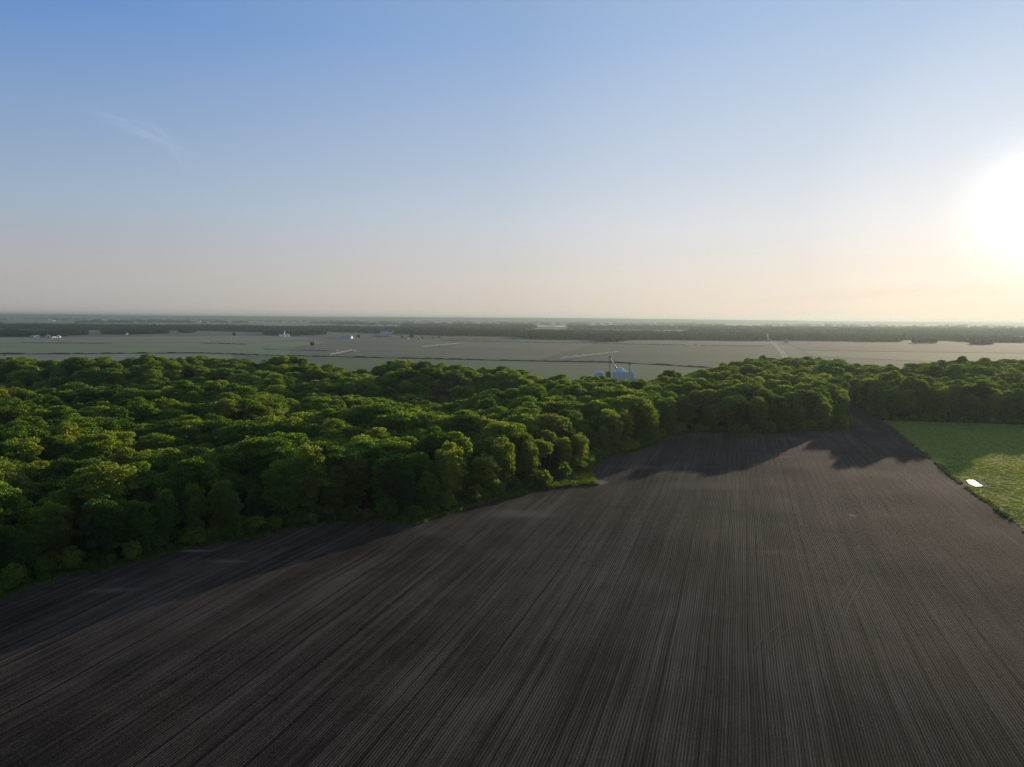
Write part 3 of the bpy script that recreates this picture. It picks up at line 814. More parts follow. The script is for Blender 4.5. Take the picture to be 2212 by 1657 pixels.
# undergrowth: low leafy bushes under the edge trees
BUSH = [crown_mesh('foliage', 1.7, 0.0, 2.6, 12, 1100, 0.30, 500 + k, LEAF, 'tall', .9) for k in range(3)]
TUFT, WTUFT = [], []
def tuft_mesh(name, seed, mat, n=26, w=0.5, h=0.42):
    r = np.random.default_rng(seed); v, f = [], []
    for i in range(n):
        th, d = r.uniform(0, 6.28), r.uniform(0, w); x, y = d * math.cos(th), d * math.sin(th)
        a = r.uniform(0, 6.28); l = h * r.uniform(.5, 1.2); bw = 0.05 + 0.06 * r.random()
        lx, ly = r.normal() * .16, r.normal() * .16
        v += [(x - bw * math.cos(a), y - bw * math.sin(a), -.03), (x + bw * math.cos(a), y + bw * math.sin(a), -.03), (x + lx, y + ly, l)]
        f.append((3 * i, 3 * i + 1, 3 * i + 2))
    return mesh_np(name, v, f, mat)

shrub_px = [(1217, 1030, 1.9, 'bright green round shrub standing on the sunlit grass tip of the wood', 0),
            (1168, 1033, 1.4, 'dark low shrub at the wood edge, just left of the bright round shrub', 1),
            (1260, 1012, 1.0, 'small low bush on the grass tip, right of the bright round shrub', 2)]
first_bush = {}
for px, py, s_, lb, k in shrub_px:
    p = P(px, py); z = float(H(np.array([p[0]]), np.array([p[1]]))[0])
    t = empty('shrub', (p[0], p[1], z), k); t.scale = (s_, s_, s_ * 1.1)
    c = link(bpy.data.objects.new('foliage', BUSH[k]), t); tag(t, lb, 'shrub', 'shrubs on the grass tip of the wood')
    mb = MB(); mb.tube((0, 0, -.2), (0.1, 0, 1.3), .07, .04, 6); mb.build('stem', BARK, t)
    first_bush[k] = c
ub = []
for off, step, jit, sd_ in ((4.2, 2.3, 1.3, 5), (6.5, 2.6, 1.3, 6)):
    ub.append(along(E[:-2], off, step, jit, sd_))
ub.append(along(E[:-2], 2.9, 3.4, 1.0, 8))
rim = [Rr[1], Rr[2], Rr[3]] + pasture_top[1:4] + [P(2500, 928)]
for off, step, jit, sd_ in ((3.4, 2.6, 1.0, 7),): ub.append(along(rim, off, step, jit, sd_))
ub = np.vstack(ub)
okk = (open_sdf(ub[:, 0], ub[:, 1]) > 1.8)
tip = P(1250, 1035); okk &= np.hypot(ub[:, 0] - tip[0], ub[:, 1] - tip[1]) > 13
ub = ub[okk]
n = len(ub); us = 0.35 + 1.5 * rng.random(n) ** 1.6
geo_scatter('undergrowth', np.column_stack([ub, H(ub[:, 0], ub[:, 1])]), np.column_stack([np.zeros(n), np.zeros(n), rng.uniform(0, 6.28, n)]),
            np.column_stack([us, us, us * rng.uniform(.8, 1.5, n)]), rng.integers(0, 3, n), [first_bush[k] for k in range(3)],
            'low dark bushes growing under the outermost trees', 'undergrowth')

# grass tufts: on the verge and over the pasture
gp = []
for off, step, jit, sd_ in ((0.3, .55, .7, 11), (1.8, .6, 1.0, 12), (3.6, .7, 1.2, 13), (5.5, .9, 1.5, 14)):
    gp.append(along(E[:-2], off, step, jit, sd_))
verge_pts = np.vstack(gp)
vd = open_sdf(verge_pts[:, 0], verge_pts[:, 1]); verge_pts = verge_pts[vd > -0.9]
tuft_a = link(bpy.data.objects.new('grass_tuft', tuft_mesh('grass_tuft', 1, GRASS_V, 44, .6, .62)))
q_ = P(1190, 1051); tuft_a.location = (q_[0], q_[1], .1); tag(tuft_a, 'green grass tuft on the verge in front of the bright shrub', 'grass tuft')
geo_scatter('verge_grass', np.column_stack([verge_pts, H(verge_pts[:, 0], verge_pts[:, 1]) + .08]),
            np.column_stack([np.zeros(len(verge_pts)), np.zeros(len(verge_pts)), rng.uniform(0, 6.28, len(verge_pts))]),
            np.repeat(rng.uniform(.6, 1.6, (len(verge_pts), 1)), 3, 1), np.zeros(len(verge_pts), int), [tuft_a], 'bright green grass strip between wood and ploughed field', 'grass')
tuft_b = link(bpy.data.objects.new('grass_tuft', tuft_mesh('grass_tuft', 9, GRASS, 40, .6, .5)))
q_ = P(2125, 1034); tuft_b.location = (q_[0], q_[1], .05); tag(tuft_b, 'yellow-green grass tuft of the pasture just above the puddle', 'grass tuft')
n = 110000
px_ = rng.uniform(90, 430, n); py_ = rng.uniform(110, 425, n)
dd = sdf(pasture_poly, px_, py_); pud = P(2102, 1043)
clump = wav(px_, py_, 2.6, 31, 9) + .6 * wav(px_, py_, 6.0, 32, 9)
ok = (dd < -0.5) & (clump > -1.2) & (np.hypot((px_ - pud[0]), (py_ - pud[1]) * .7) > 4.6)
pp = np.column_stack([px_[ok], py_[ok]]); n = len(pp)
geo_scatter('pasture_grass', np.column_stack([pp, H(pp[:, 0], pp[:, 1]) + .02]), np.column_stack([np.zeros(n), np.zeros(n), rng.uniform(0, 6.28, n)]),
            np.column_stack([rng.uniform(.6, 1.2, n), rng.uniform(.6, 1.2, n), rng.uniform(.2, .5, n) * (1 + .25 * clump[ok])]), np.zeros(n, int), [tuft_b], 'short tufted green pasture grass right of the ploughed field', 'grass')
wt = link(bpy.data.objects.new('weed', tuft_mesh('weed', 5, WEED, 50, .5, .4)))
q_ = P(2010, 992); wt.location = (q_[0] + .8, q_[1], 0); tag(wt, 'grey-green weed on the pasture border, just above the first bend', 'weed')
wl = np.vstack([along(Pp, o_, 1.1, .6, 20 + k) for k, o_ in enumerate((-.3, .3))]); wl = wl[wav(wl[:, 0], wl[:, 1], 14, 91) > -.5]
n = len(wl)
geo_scatter('border_weeds', np.column_stack([wl, H(wl[:, 0], wl[:, 1])]), np.column_stack([np.zeros(n), np.zeros(n), rng.uniform(0, 6.28, n)]),
            np.repeat(rng.uniform(.5, 1.7, (n, 1)), 3, 1), np.zeros(n, int), [wt], 'ragged weeds along the border of field and pasture', 'weeds')

# wheel tracks that cross the rows
def wheel_track(pts, w, side):
    fn_, a_, b_ = offset_ribbon([P(*p) for p in pts], 0, 0, 3)
    A2, B2 = [], []
    for i, p in enumerate(fn_):
        t = fn_[min(i + 1, len(fn_) - 1)] - fn_[max(i - 1, 0)]; t = t / (np.linalg.norm(t) + 1e-9); nn = np.array([-t[1], t[0]])
        A2.append(p + nn * (side - w / 2)); B2.append(p + nn * (side + w / 2))
    tag(link(bpy.data.objects.new('wheel_track', ribbon_mesh('wheel_track', A2, B2, TRACKM, 0.035))), kind='structure')
TRACKM = simple('pressed_soil', (0.052, 0.042, 0.034), .95, 0, .5, 1.2)
for pts in ([(1862, 1222), (1856, 1240), (1838, 1272), (1822, 1300), (1806, 1340), (1795, 1372)], [(1640, 1405), (1672, 1372), (1700, 1345)]):
    for sd2 in (-1.1, 1.1): wheel_track(pts, .28, sd2)

# the puddle with its ragged shore
r = random.Random(5); pc = P(2102, 1043); mb = MB(); N = 40; pv = []
base_ = [(1573, 996), (1590, 989), (1612, 991), (1640, 992), (1662, 1004), (1690, 1022), (1706, 1038), (1727, 1044), (1722, 1051), (1700, 1052), (1672, 1056), (1648, 1049), (1628, 1040), (1600, 1030), (1588, 1014)]
for i in range(len(base_)):
    a, c = np.array(base_[i], float), np.array(base_[(i + 1) % len(base_)], float)
    for k_ in range(3):
        w_ = a + (c - a) * k_ / 3 + np.array([r.uniform(-2.5, 2.5), r.uniform(-1.5, 1.5)]) * (k_ > 0)
        g_ = P((3200 + w_[0] / 2.367) / 1.8525, (1500 + w_[1] / 2.367) / 1.8525); pv.append((g_[0], g_[1], 0))
N = len(pv)
zz = float(H(np.array([pc[0]]), np.array([pc[1]]))[0])
allz = H(np.array([p[0] for p in pv]), np.array([p[1] for p in pv]))
pz = float(allz.max()) + .03
me = bpy.data.meshes.new('puddle'); me.from_pydata([(p[0], p[1], pz) for p in pv], [], [tuple(range(N))]); me.materials.append(WATER)
tag(link(bpy.data.objects.new('puddle', me)), 'bright puddle of rain water in the pasture', 'puddle', kind='structure')

# ------------------------------------------------------------------ the plain: field strips, ditches, road, ponds
def quad_px(pts, z=PLAIN): return [tuple(P(a, c, z)) for a, c in pts]
def plain_sheet(name, pts, mat, off, z=PLAIN):
    me = bpy.data.meshes.new(name); p = quad_px(pts, z)
    ar = sum(p[i][0] * p[(i + 1) % len(p)][1] - p[(i + 1) % len(p)][0] * p[i][1] for i in range(len(p)))
    if ar < 0: p = p[::-1]
    bm = bmesh.new(); bm.faces.new([bm.verts.new((x, y, z + off)) for x, y in p]); bmesh.ops.triangulate(bm, faces=bm.faces[:]); bm.to_mesh(me); bm.free()
    me.materials.append(mat)
    return tag(link(bpy.data.objects.new(name, me)), kind='structure')
plain_sheet('field', [(-200, 762), (-200, 742), (0, 741), (300, 739), (450, 738), (700, 737), (700, 741), (640, 748), (620, 768), (540, 765), (250, 763), (0, 764)], GREEN_L, 0.10)
plain_sheet('field', [(620, 767), (640, 748), (700, 741), (900, 733), (1080, 738), (1280, 742), (1160, 778), (860, 772.5)], BROWN_FIELD, 0.14)
plain_sheet('field', [(1162, 778), (1284, 742), (1528, 746.5), (1660, 747), (1690, 771), (1640, 800), (1480, 791), (1364, 784)], OLIVE_FIELD, 0.18)
plain_sheet('field', [(-200, 741), (-200, 729), (300, 727), (560, 725), (700, 730), (560, 738), (300, 738.5)], BROWN_L, 0.22)
plain_sheet('field', [(540, 767), (860, 774), (1106, 780), (1364, 786), (1520, 795), (1500, 860), (1000, 840), (700, 800), (520, 790)], GREEN_FIELD, 0.26)
plain_sheet('field', [(-200, 765), (0, 766), (300, 764.5), (500, 765.5), (530, 800), (-200, 810)], BROWN_L, 0.30)
plain_sheet('field', [(1080, 737), (1120, 727), (1300, 735), (1655, 739), (1660, 746), (1528, 745.5), (1280, 741)], BROWN_FIELD, 0.34)
plain_sheet('field', [(1730, 757), (1830, 759), (2211, 764), (2400, 765), (2400, 785), (2150, 788), (1900, 776), (1756, 770)], GREEN_FIELD, 0.38)
plain_sheet('field', [(1690, 738), (1850, 739.5), (2211, 745), (2400, 748), (2400, 764), (2211, 763), (1830, 758), (1732, 756)], BROWN_R, 0.42)
plain_sheet('field', [(1755, 771), (1900, 777), (2150, 789), (2150, 830), (1750, 830), (1718, 772)], BROWN_R, 0.46)
plain_sheet('field', [(850, 722.5), (1120, 729), (1110, 735), (960, 734), (880, 729)], OLIVE_FIELD, 0.50)

def strip(name, pts, w, mat, off, label=None, cat=None, kind='structure', z=PLAIN, h=0.0, seed=3):
    """a winding strip (ditch bank, track) w metres wide; with h it is a ragged low bank"""
    r = random.Random(seed); p = [np.array(P(a, c, z)) for a, c in pts]; fine = []
    for a, c in zip(p[:-1], p[1:]):
        n = max(1, int(np.linalg.norm(c - a) / (8.0 if h else 30.0)))
        for i in range(n): fine.append(a + (c - a) * i / n)
    fine.append(p[-1]); v, f = [], []
    for i, q_ in enumerate(fine):
        t = fine[min(i + 1, len(fine) - 1)] - fine[max(i - 1, 0)]; t = t / (np.linalg.norm(t) + 1e-9); nn = np.array([-t[1], t[0]])
        ww = w * r.uniform(.75, 1.25) / 2 if h else w / 2
        hh = h * r.uniform(.3, 1.5) if h else 0
        v += [(*(q_ - nn * ww), z + off), (*(q_ - nn * ww * .3), z + off + hh), (*(q_ + nn * ww * .3), z + off + hh), (*(q_ + nn * ww), z + off)]
    for i in range(len(fine) - 1):
        for k in range(3): f.append((4 * i + k, 4 * i + k + 1, 4 * i + 5 + k, 4 * i + 4 + k))
    me = mesh_np(name, v, np.array(f)[:, ::-1], mat)
    return tag(link(bpy.data.objects.new(name, me)), label, cat, kind=kind)
strip('ditch', [(-150, 765), (0, 764.6), (154, 764.6), (282, 763), (435, 762.5), (500, 764.5), (567, 767), (719, 770.8), (847, 773.3), (1106, 779), (1211, 781), (1310, 782.3), (1364, 785), (1430, 788), (1489, 792), (1530, 794)], 7, DITCHM, .05, h=1.6)
strip('ditch', [(432, 741), (480, 742), (530, 743.8)], 10, DITCHM, .15, h=1.4, seed=4)
strip('ditch', [(570, 754), (640, 756.5), (725, 758)], 7, DITCHM, .15, h=.8, seed=5)
strip('ditch', [(960, 736), (1080, 738), (1269, 741), (1528, 746.4), (1655, 748)], 9, DITCHM, .2, h=1.0, seed=6)
strip('ditch', [(50, 740), (160, 741.5), (240, 742)], 7, DITCHM, .2, h=.8, seed=8)
strip('track', [(0, 762), (80, 759.5), (180, 762)], 5, DIRT, .2, seed=7)
strip('path', [(1990, 738), (1850, 737.6), (1700, 737)], 7, GRAVEL, .3)
strip('path', [(1240, 735), (1290, 733), (1330, 735)], 6, GRAVEL, .3)
strip('path', [(565, 769), (540, 768)], 6, GRAVEL, .3)
strip('path', [(960, 735), (1000, 733.5), (1030, 735.5)], 5, GRAVEL, .3)
# gravel road with verges and two wheel tracks
road = [(1700, 780), (1691, 764), (1676, 748), (1663.5, 736), (1657, 727), (1652, 719)]
strip('road_verge', road, 17, GREEN_FIELD, .25)
strip('road', road, 9.5, GRAVEL, .32)
strip('road_verge', [(a + .35, c) for a, c in road], 2.2, DIRT, .40)
# ponds
for pts in ([(1160, 705.4), (1181, 705.7), (1181, 703.6), (1161, 703.4)], [(1194, 705.9), (1219, 706.4), (1219, 703.9), (1197, 703.6)]):
    plain_sheet('pond', pts, WATER, 1.0)

# ------------------------------------------------------------------ far woods on the plain
FAR = []
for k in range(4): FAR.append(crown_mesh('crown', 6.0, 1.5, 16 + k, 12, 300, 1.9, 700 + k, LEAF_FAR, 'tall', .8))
lone_specs = []   # single trees on the plain: px, py(base), height, width factor, label
lone_specs += [(674, 748.2, 13.5, 1.18, 'lone round dark tree in the green field left of the nearest irrigation arm'),
               (505.5, 726.5, 18, 1.0, 'lone small tree on the far side of the left green field'),
               (774, 731.5, 17, .9, 'tree beside the white house right of the domed barn'),
               (889.5, 732, 26, 1.15, 'large dark tree in the farmyard, biggest on the middle plain'),
               (868, 732, 13, .8, 'small tree hugging the little white house on the middle plain'),
               (911, 732.3, 11, .9, 'small tree right of the large dark farmyard tree'),
               (634, 728, 12, 1.0, 'bushy tree just right of the white grain bins'),
               (644, 727.5, 9, .9, 'small bush, outermost right of the white grain bins'),
               (753, 731, 8, .8, 'little tree close to the domed barn'),
               (763, 731, 8, .7, 'little tree halfway from domed barn to white house'),
               (935, 731, 8, 1.1, 'low bush on the track, left of the pair by the green strip'),
               (948, 730.5, 8, 1.3, 'low bush on the track, right of the pair by the green strip'),
               (9, 769, 3.5, .8, 'small bush beside the ditch at the left end of the plain'),
               (555.5, 770.3, 4.5, .8, 'small bush beside the dark ditch'),
               (1886, 738.5, 16, 1.0, 'lone pale tree standing before the hazy woods'),
               (1139, 732, 16, 1.1, 'outlying tree at the left end of the middle grove'),
               (2020, 741, 12, 1.5, 'low tree at the right end of the hazy thicket')]
far_first = {}
for n, (px, py, h, w, lb) in enumerate(lone_specs):
    p = P(px, py, PLAIN); k = n % 4
    t = empty('field_tree', (p[0], p[1], PLAIN), n * 1.1); s_ = h / (16.5 + k); t.scale = (s_ * w, s_ * w, s_)
    c = link(bpy.data.objects.new('crown', FAR[k]), t); far_first.setdefault(k, c)
    mb = MB(); mb.tube((0, 0, -.5), (0, 0, 7), .35, .2, 6); mb.build('trunk', BARK, t)
    tag(t, lb, 'tree', 'single trees on the plain')
# hedge of small bushes: things
for n in range(7):
    p = P(807 + n * 6.0, 728.2 + .12 * n, PLAIN)
    t = empty('field_bush', (p[0], p[1], PLAIN), n); s_ = rng.uniform(.34, .55); t.scale = (s_ * 1.4, s_ * 1.4, s_)
    link(bpy.data.objects.new('crown', FAR[n % 4]), t)
    tag(t, f'dark bush of the middle plain\'s short row, {ordinal(n + 1)} from the left', 'bush', 'row of bushes on the middle plain')

def wood_points(front_px, depth, spc, z=PLAIN, back=None, jitter=.35, gap=0.0, seed=1):
    r = np.random.default_rng(seed)
    fp = np.array([P(a, c, z) for a, c in front_px]); fa = fp[:, 0] / fp[:, 1]; fd = fp[:, 1]
    o_ = np.argsort(fa); fa, fd = fa[o_], fd[o_]
    dep = np.interp(np.linspace(0, 1, 50), np.linspace(0, 1, len(depth)), depth); dA = np.linspace(fa[0], fa[-1], 50)
    y0, y1 = fd.min(), (fd.max() + dep.max()); X, Y = [], []
    ygrid = np.arange(y0, y1, spc)
    for y in ygrid:
        x = np.arange(fa[0] * y, fa[-1] * y, spc); X.append(x + r.uniform(-spc, spc, len(x)) * jitter * 1.3); Y.append(np.full(len(x), y) + r.uniform(-spc, spc, len(x)) * jitter * 1.3)
    X = np.concatenate(X); Y = np.concatenate(Y); A = X / Y
    f0 = np.interp(A, fa, fd) + 12 * wav(X, Y, 90, seed + 2); k = (Y > f0) & (Y < f0 + np.interp(A, dA, dep) + 60 * wav(X, Y, 500, seed + 1))
    if gap > 0: k &= (Y < f0 + 170) | (wav(X, Y * 2.4, 600, seed + 3) > gap - 1.6)
    return np.column_stack([X[k], Y[k]])
W1 = wood_points([(-60, 708.5), (0, 709.3), (102, 711.9), (205, 713), (307, 713.1), (410, 713.9), (487, 715), (567, 717), (573, 718.3), (704, 715.7), (847, 720.8), (975, 725.4), (1106, 726.7),
                  (1131, 731), (1272, 733.6), (1369, 733.6), (1438, 733.6), (1651, 736)], [1050, 1100, 1250, 1150, 1300, 1200, 800], 11.5, seed=1, gap=1.3)
W2 = wood_points([(1665, 736), (1720, 735), (1850, 737.2), (1946, 738), (1950, 734), (2020, 734), (2101, 739), (2211, 740), (2290, 741)], [900, 700, 500, 600, 500], 11.5, seed=2, gap=1.4)
G1 = wood_points([(-60, 727), (0, 727.5), (80, 727), (140, 727.5), (146, 724), (187, 724)], [420, 400, 250], 10.5, seed=3)
G2 = wood_points([(225, 722), (280, 722.5), (364, 720.5)], [190, 160], 10, seed=4)
G3 = wood_points([(389, 719.2), (405, 719.4), (420, 718.8)], [120, 90], 10, seed=5)
G4 = wood_points([(573, 723), (590, 723.5), (630, 725), (704, 723)], [230, 150, 70], 10, seed=6)
G5 = wood_points([(1284, 736.5), (1300, 738), (1345, 738.5), (1352, 735), (1369, 735)], [160, 110], 10, seed=7)
G6 = wood_points([(1972, 741.6), (1990, 742.2), (2022, 741)], [150, 90], 10, seed=8)
G7 = wood_points([(2101, 743.5), (2120, 744.5), (2144, 743)], [190, 150], 10, seed=9)
G8 = wood_points([(1131, 731.5), (1160, 733), (1210, 733.5), (1255, 734.5)], [130, 100], 10, seed=10)
def farwood(name, pts, label, smin=.62, smax=1.02):
    n = len(pts); s_ = rng.uniform(smin, smax, n) * (1 + .1 * wav(pts[:, 0], pts[:, 1], 120, 77)); w = rng.uniform(.9, 1.5, n)
    geo_scatter(name, np.column_stack([pts, np.full(n, PLAIN)]), np.column_stack([np.zeros(n), np.zeros(n), rng.uniform(0, 6.28, n)]),
                np.column_stack([s_ * w, s_ * w, s_]), rng.integers(0, 4, n), [far_first[k] for k in range(4)], label, 'woodland')
farwood('woodland', W1, 'long dark woodland closing the far side of the open plain')
farwood('woodland', W2, 'hazy woodland beyond the road on the right')
for g_, lb in ((G1, 'dark grove behind the far left farmstead'), (G2, 'dark grove with the small white bin before it'), (G3, 'smallest dark grove, right of the white bin'),
               (G4, 'row of dark trees behind the white grain bins'), (G5, 'oval dark grove standing before the central woodland'), (G6, 'hazy low thicket on the right plain'),
               (G7, 'hazy grove near the right end of the plain'), (G8, 'grove beside the small white shed')):
    farwood('grove', g_, lb, .62, 1.0)
# woods farther out, drawn as wider clumps of trees
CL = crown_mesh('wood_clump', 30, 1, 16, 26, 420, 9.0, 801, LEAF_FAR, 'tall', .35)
def band(y0, y1, a0, a1, n, thr, seed, wl=1500):
    r = np.random.default_rng(seed); y = r.uniform(y0, y1, n); a = r.uniform(a0, a1, n); x = a * y
    k = wav(x, y * 2.6, wl, seed + 1) > thr
    return np.column_stack([x[k], y[k]])
p0 = P(1995, 714, PLAIN)
co = link(bpy.data.objects.new('wood_clump', CL)); co.location = (p0[0], p0[1], PLAIN); tag(co, 'isolated clump of trees in the pale strip beyond the hazy right woods', 'tree clump')
def pond_clear(q_):
    a = q_[:, 0] / q_[:, 1]
    return q_[~((a > PD(1150, 1)) & (a < PD(1230, 1)) & (q_[:, 1] > 4300) & (q_[:, 1] < 8200))]
FB = pond_clear(np.vstack([band(3700, 5400, .25, 1.0, 5200, -.35, 41, 900), band(4600, 6600, -.15, 1.0, 5200, 0.0, 42), band(6500, 9000, -1.0, 1.0, 3500, .8, 43), band(9000, 12500, -1.0, 1.0, 4500, .7, 44)]))
rp = np.array([P(a, c, PLAIN) for a, c in road[3:]])
n = len(FB); s_ = rng.uniform(.7, 1.3, n)
ge = geo_scatter('woodland', np.column_stack([FB, H(FB[:, 0], FB[:, 1])]), np.column_stack([np.zeros(n), np.zeros(n), rng.uniform(0, 6.28, n)]),
            np.column_stack([s_, s_, s_ * rng.uniform(.8, 1.1, n)]), np.zeros(n, int), [co], 'broken belts of woodland fading towards the horizon', 'woodland')

# ------------------------------------------------------------------ buildings
def grain_bin(px, py_eave, zeave, D, rad_, wall_h, roof_h, label, group, mat=GALV, cap_r=.9, name='grain_bin', z0=None):
    """py_eave: photo row of the eave; the bin stands at depth D"""
    x = PD(px, D)
    zb = PLAIN if z0 is None else z0
    o_ = empty(name, (x, D, zb))
    tag(o_, label, 'grain bin', group)
    we = zeave - zb
    mb = MB(); prof = []
    nrg = max(6, int(we / .8))
    for i in range(nrg + 1):
        z = we * i / nrg
        prof += [(rad_, z)] if i == 0 else [(rad_ + .05, z - we / nrg * .5), (rad_, z)]
    mb.lathe(prof, 40); mb.build('wall', mat, o_, True)
    mb = MB()
    ns = max(16, int(rad_ * 5))
    for i in range(ns):
        t = 2 * math.pi * i / ns; mb.tube(((rad_ + .1) * math.cos(t), (rad_ + .1) * math.sin(t), 0), ((rad_ + .1) * math.cos(t), (rad_ + .1) * math.sin(t), we), .07, n=4)
    mb.build('stiffeners', mat, o_)
    mb = MB(); mb.lathe([(rad_ + .25, we - .15), (rad_ + .25, we), (rad_ * .55, we + roof_h * .46), (cap_r, we + roof_h * .93)], 40); rf = mb.build('roof', mat, o_, False)
    mb = MB()
    for i in range(24):
        t = 2 * math.pi * i / 24; mb.tube(((rad_ + .2) * math.cos(t), (rad_ + .2) * math.sin(t), we + .08), (cap_r * math.cos(t), cap_r * math.sin(t), we + roof_h * .95 + .05), .06, n=4)
    mb.build('roof_ribs', mat, o_)
    mb = MB(); mb.lathe([(cap_r + .2, we + roof_h * .9), (cap_r + .2, we + roof_h * .97), (cap_r * .3, we + roof_h)], 20); mb.build('roof_cap', mat, o_)
    for i in range(5):
        t = 2 * math.pi * (i + .3) / 5; mb = MB(); rr_ = rad_ * .72; zz_ = we + roof_h * .3
        mb.tube((rr_ * math.cos(t), rr_ * math.sin(t), zz_), (rr_ * math.cos(t), rr_ * math.sin(t), zz_ + .8), .3, n=8)
        mb.tube((rr_ * math.cos(t), rr_ * math.sin(t), zz_ + .8), ((rr_ + .6) * math.cos(t), (rr_ + .6) * math.sin(t), zz_ + .8), .3, n=8)
        mb.build('roof_vent', mat, o_)
    mb = MB(); a = rad(-60); lx, ly = (rad_ + .35) * math.cos(a), (rad_ + .35) * math.sin(a)
    for s_ in (-.25, .25): mb.tube((lx + s_, ly, 0.5), (lx + s_, ly, we + .6), .04, n=4)
    for i in range(int(we / .4)): mb.tube((lx - .25, ly, .6 + i * .4), (lx + .25, ly, .6 + i * .4), .03, n=4)
    mb.build('ladder', mat, o_)
    mb = MB(); a = rad(-100); mb.box(rad_ * math.cos(a) - .6, rad_ * math.cos(a) + .6, rad_ * math.sin(a) - .25, rad_ * math.sin(a) + .3, .6, 2.6); mb.build('door', DARKM, o_)
    return o_

DB = 800.0
def zat(px, py, D):
    d = ray(px, py); return CAMZ + d[2] / d[1] * D
def cx5(x): return 1263.2 + x * .06345
def cy5(y): return 755.7 + y * .06345
ppm = F / K / DB
grp = 'silver grain bins behind the wood'
grain_bin(cx5(1240), 0, zat(cx5(1240), cy5(738), DB), DB, 250 * .06345 / ppm, 0, 4.6, 'largest silver grain bin, flat-capped, behind the treetops', grp, cap_r=2.5)
grain_bin(cx5(503), 0, zat(cx5(503), cy5(765), DB), DB, 148 * .06345 / ppm, 0, 2.6, 'medium silver grain bin, leftmost behind the treetops', grp)
grain_bin(cx5(1645), 0, zat(cx5(1645), cy5(775), DB), DB, 88 * .06345 / ppm, 0, 2.2, 'small tall silver grain bin right of the largest one', grp, cap_r=.5)
grain_bin(cx5(1546), 0, zat(cx5(1546), cy5(770), DB), DB + 6, 17 * .06345 / ppm, 0, 0.6, 'very thin silver silo between the large and small bins', grp, cap_r=.2)
grain_bin(cx5(830), 0, zat(cx5(830), cy5(795), DB), DB + 3, 88 * .06345 / ppm, 0, 1.9, 'low dark-roofed bin left of the largest grain bin', grp, mat=simple('weathered_steel', (.12, .12, .13), .6, .6))

def elevator(px, top_py, D, label, width=1.0, head=1.3, mat=DARKM, tw=.05):
    x = PD(px, D); zt = zat(px, top_py, D) - PLAIN
    o_ = empty('grain_elevator', (x, D, PLAIN)); tag(o_, label, 'grain elevator', 'grain elevator legs')
    mb = MB()
    for sx in (-.28, .28): mb.box(sx - tw, sx + tw, -.15, .15, 0, zt - 1.2)
    mb.build('leg_trunk', mat, o_)
    mb = MB()
    for sx in (-1, 1):
        for sy in (-1, 1): mb.tube((sx * width, sy * width, 0), (sx * width, sy * width, zt - 1.6), (.035 if mat is DARKM else .12), n=4)
    k = 0.0
    while k < zt - 4:
        for sx in (-1, 1):
            mb.tube((sx * width, -width, k), (sx * width, width, k + 2.4), .045, n=4); mb.tube((-width, sx * width, k), (width, sx * width, k + 2.4), .045, n=4)
        for sx in (-1, 1):
            mb.tube((-width, sx * width, k), (width, sx * width, k), .045, n=4)
        k += 2.4
    mb.build('frame', mat, o_)
    mb = MB(); mb.box(-head, head, -.6, .6, zt - 1.2, zt - .2); mb.box(-head * .7, head * .7, -.5, .5, zt - .2, zt + .2); mb.build('head', DARKM, o_)
    mb = MB(); mb.box(-1.4, 1.4, -1.4, 1.4, zt - 2.5, zt - 2.35)
    for sx in (-1.4, 1.4):
        for sy in (-1.4, 1.4): mb.tube((sx, sy, zt - 2.35), (sx, sy, zt - 1.2), .04, n=4)
        mb.tube((sx, -1.4, zt - 1.3), (sx, 1.4, zt - 1.3), .04, n=4); mb.tube((-1.4, sx, zt - 1.3), (1.4, sx, zt - 1.3), .04, n=4)
    mb.build('platform', DARKM, o_)
    return o_, x, zt
el, ex, ezt = elevator(cx5(868), cy5(215), DB - 2, 'tall thin grain elevator tower left of the largest bin', .8, .9)
el2, ex2, ezt2 = elevator(cx5(1548), cy5(450), DB + 2, 'shorter grain elevator tower above the small bin', .6, 1.1)
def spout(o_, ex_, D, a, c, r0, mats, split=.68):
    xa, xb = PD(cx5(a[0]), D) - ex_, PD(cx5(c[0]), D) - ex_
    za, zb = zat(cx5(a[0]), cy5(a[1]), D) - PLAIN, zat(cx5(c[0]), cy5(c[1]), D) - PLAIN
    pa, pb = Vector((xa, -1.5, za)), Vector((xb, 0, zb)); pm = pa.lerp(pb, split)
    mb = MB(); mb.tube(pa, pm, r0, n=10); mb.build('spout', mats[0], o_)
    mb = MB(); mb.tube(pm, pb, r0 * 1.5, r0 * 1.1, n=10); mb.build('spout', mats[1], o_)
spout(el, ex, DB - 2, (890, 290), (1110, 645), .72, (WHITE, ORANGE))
spout(el2, ex2, DB + 2, (1575, 480), (1635, 705), .30, (GALV, GALV))
mb = MB()
for (a, c) in (((868, 330), (560, 690)), ((868, 330), (1210, 560)), ((868, 330), (700, 800))):
    xa, xb = PD(cx5(a[0]), DB) - ex, PD(cx5(c[0]), DB) - ex
    mb.tube((xa, 0, zat(cx5(a[0]), cy5(a[1]), DB) - PLAIN), (xb, 3, zat(cx5(c[0]), cy5(c[1]), DB) - PLAIN), .035, n=4)
mb.build('guy_wire', DARKM, el)

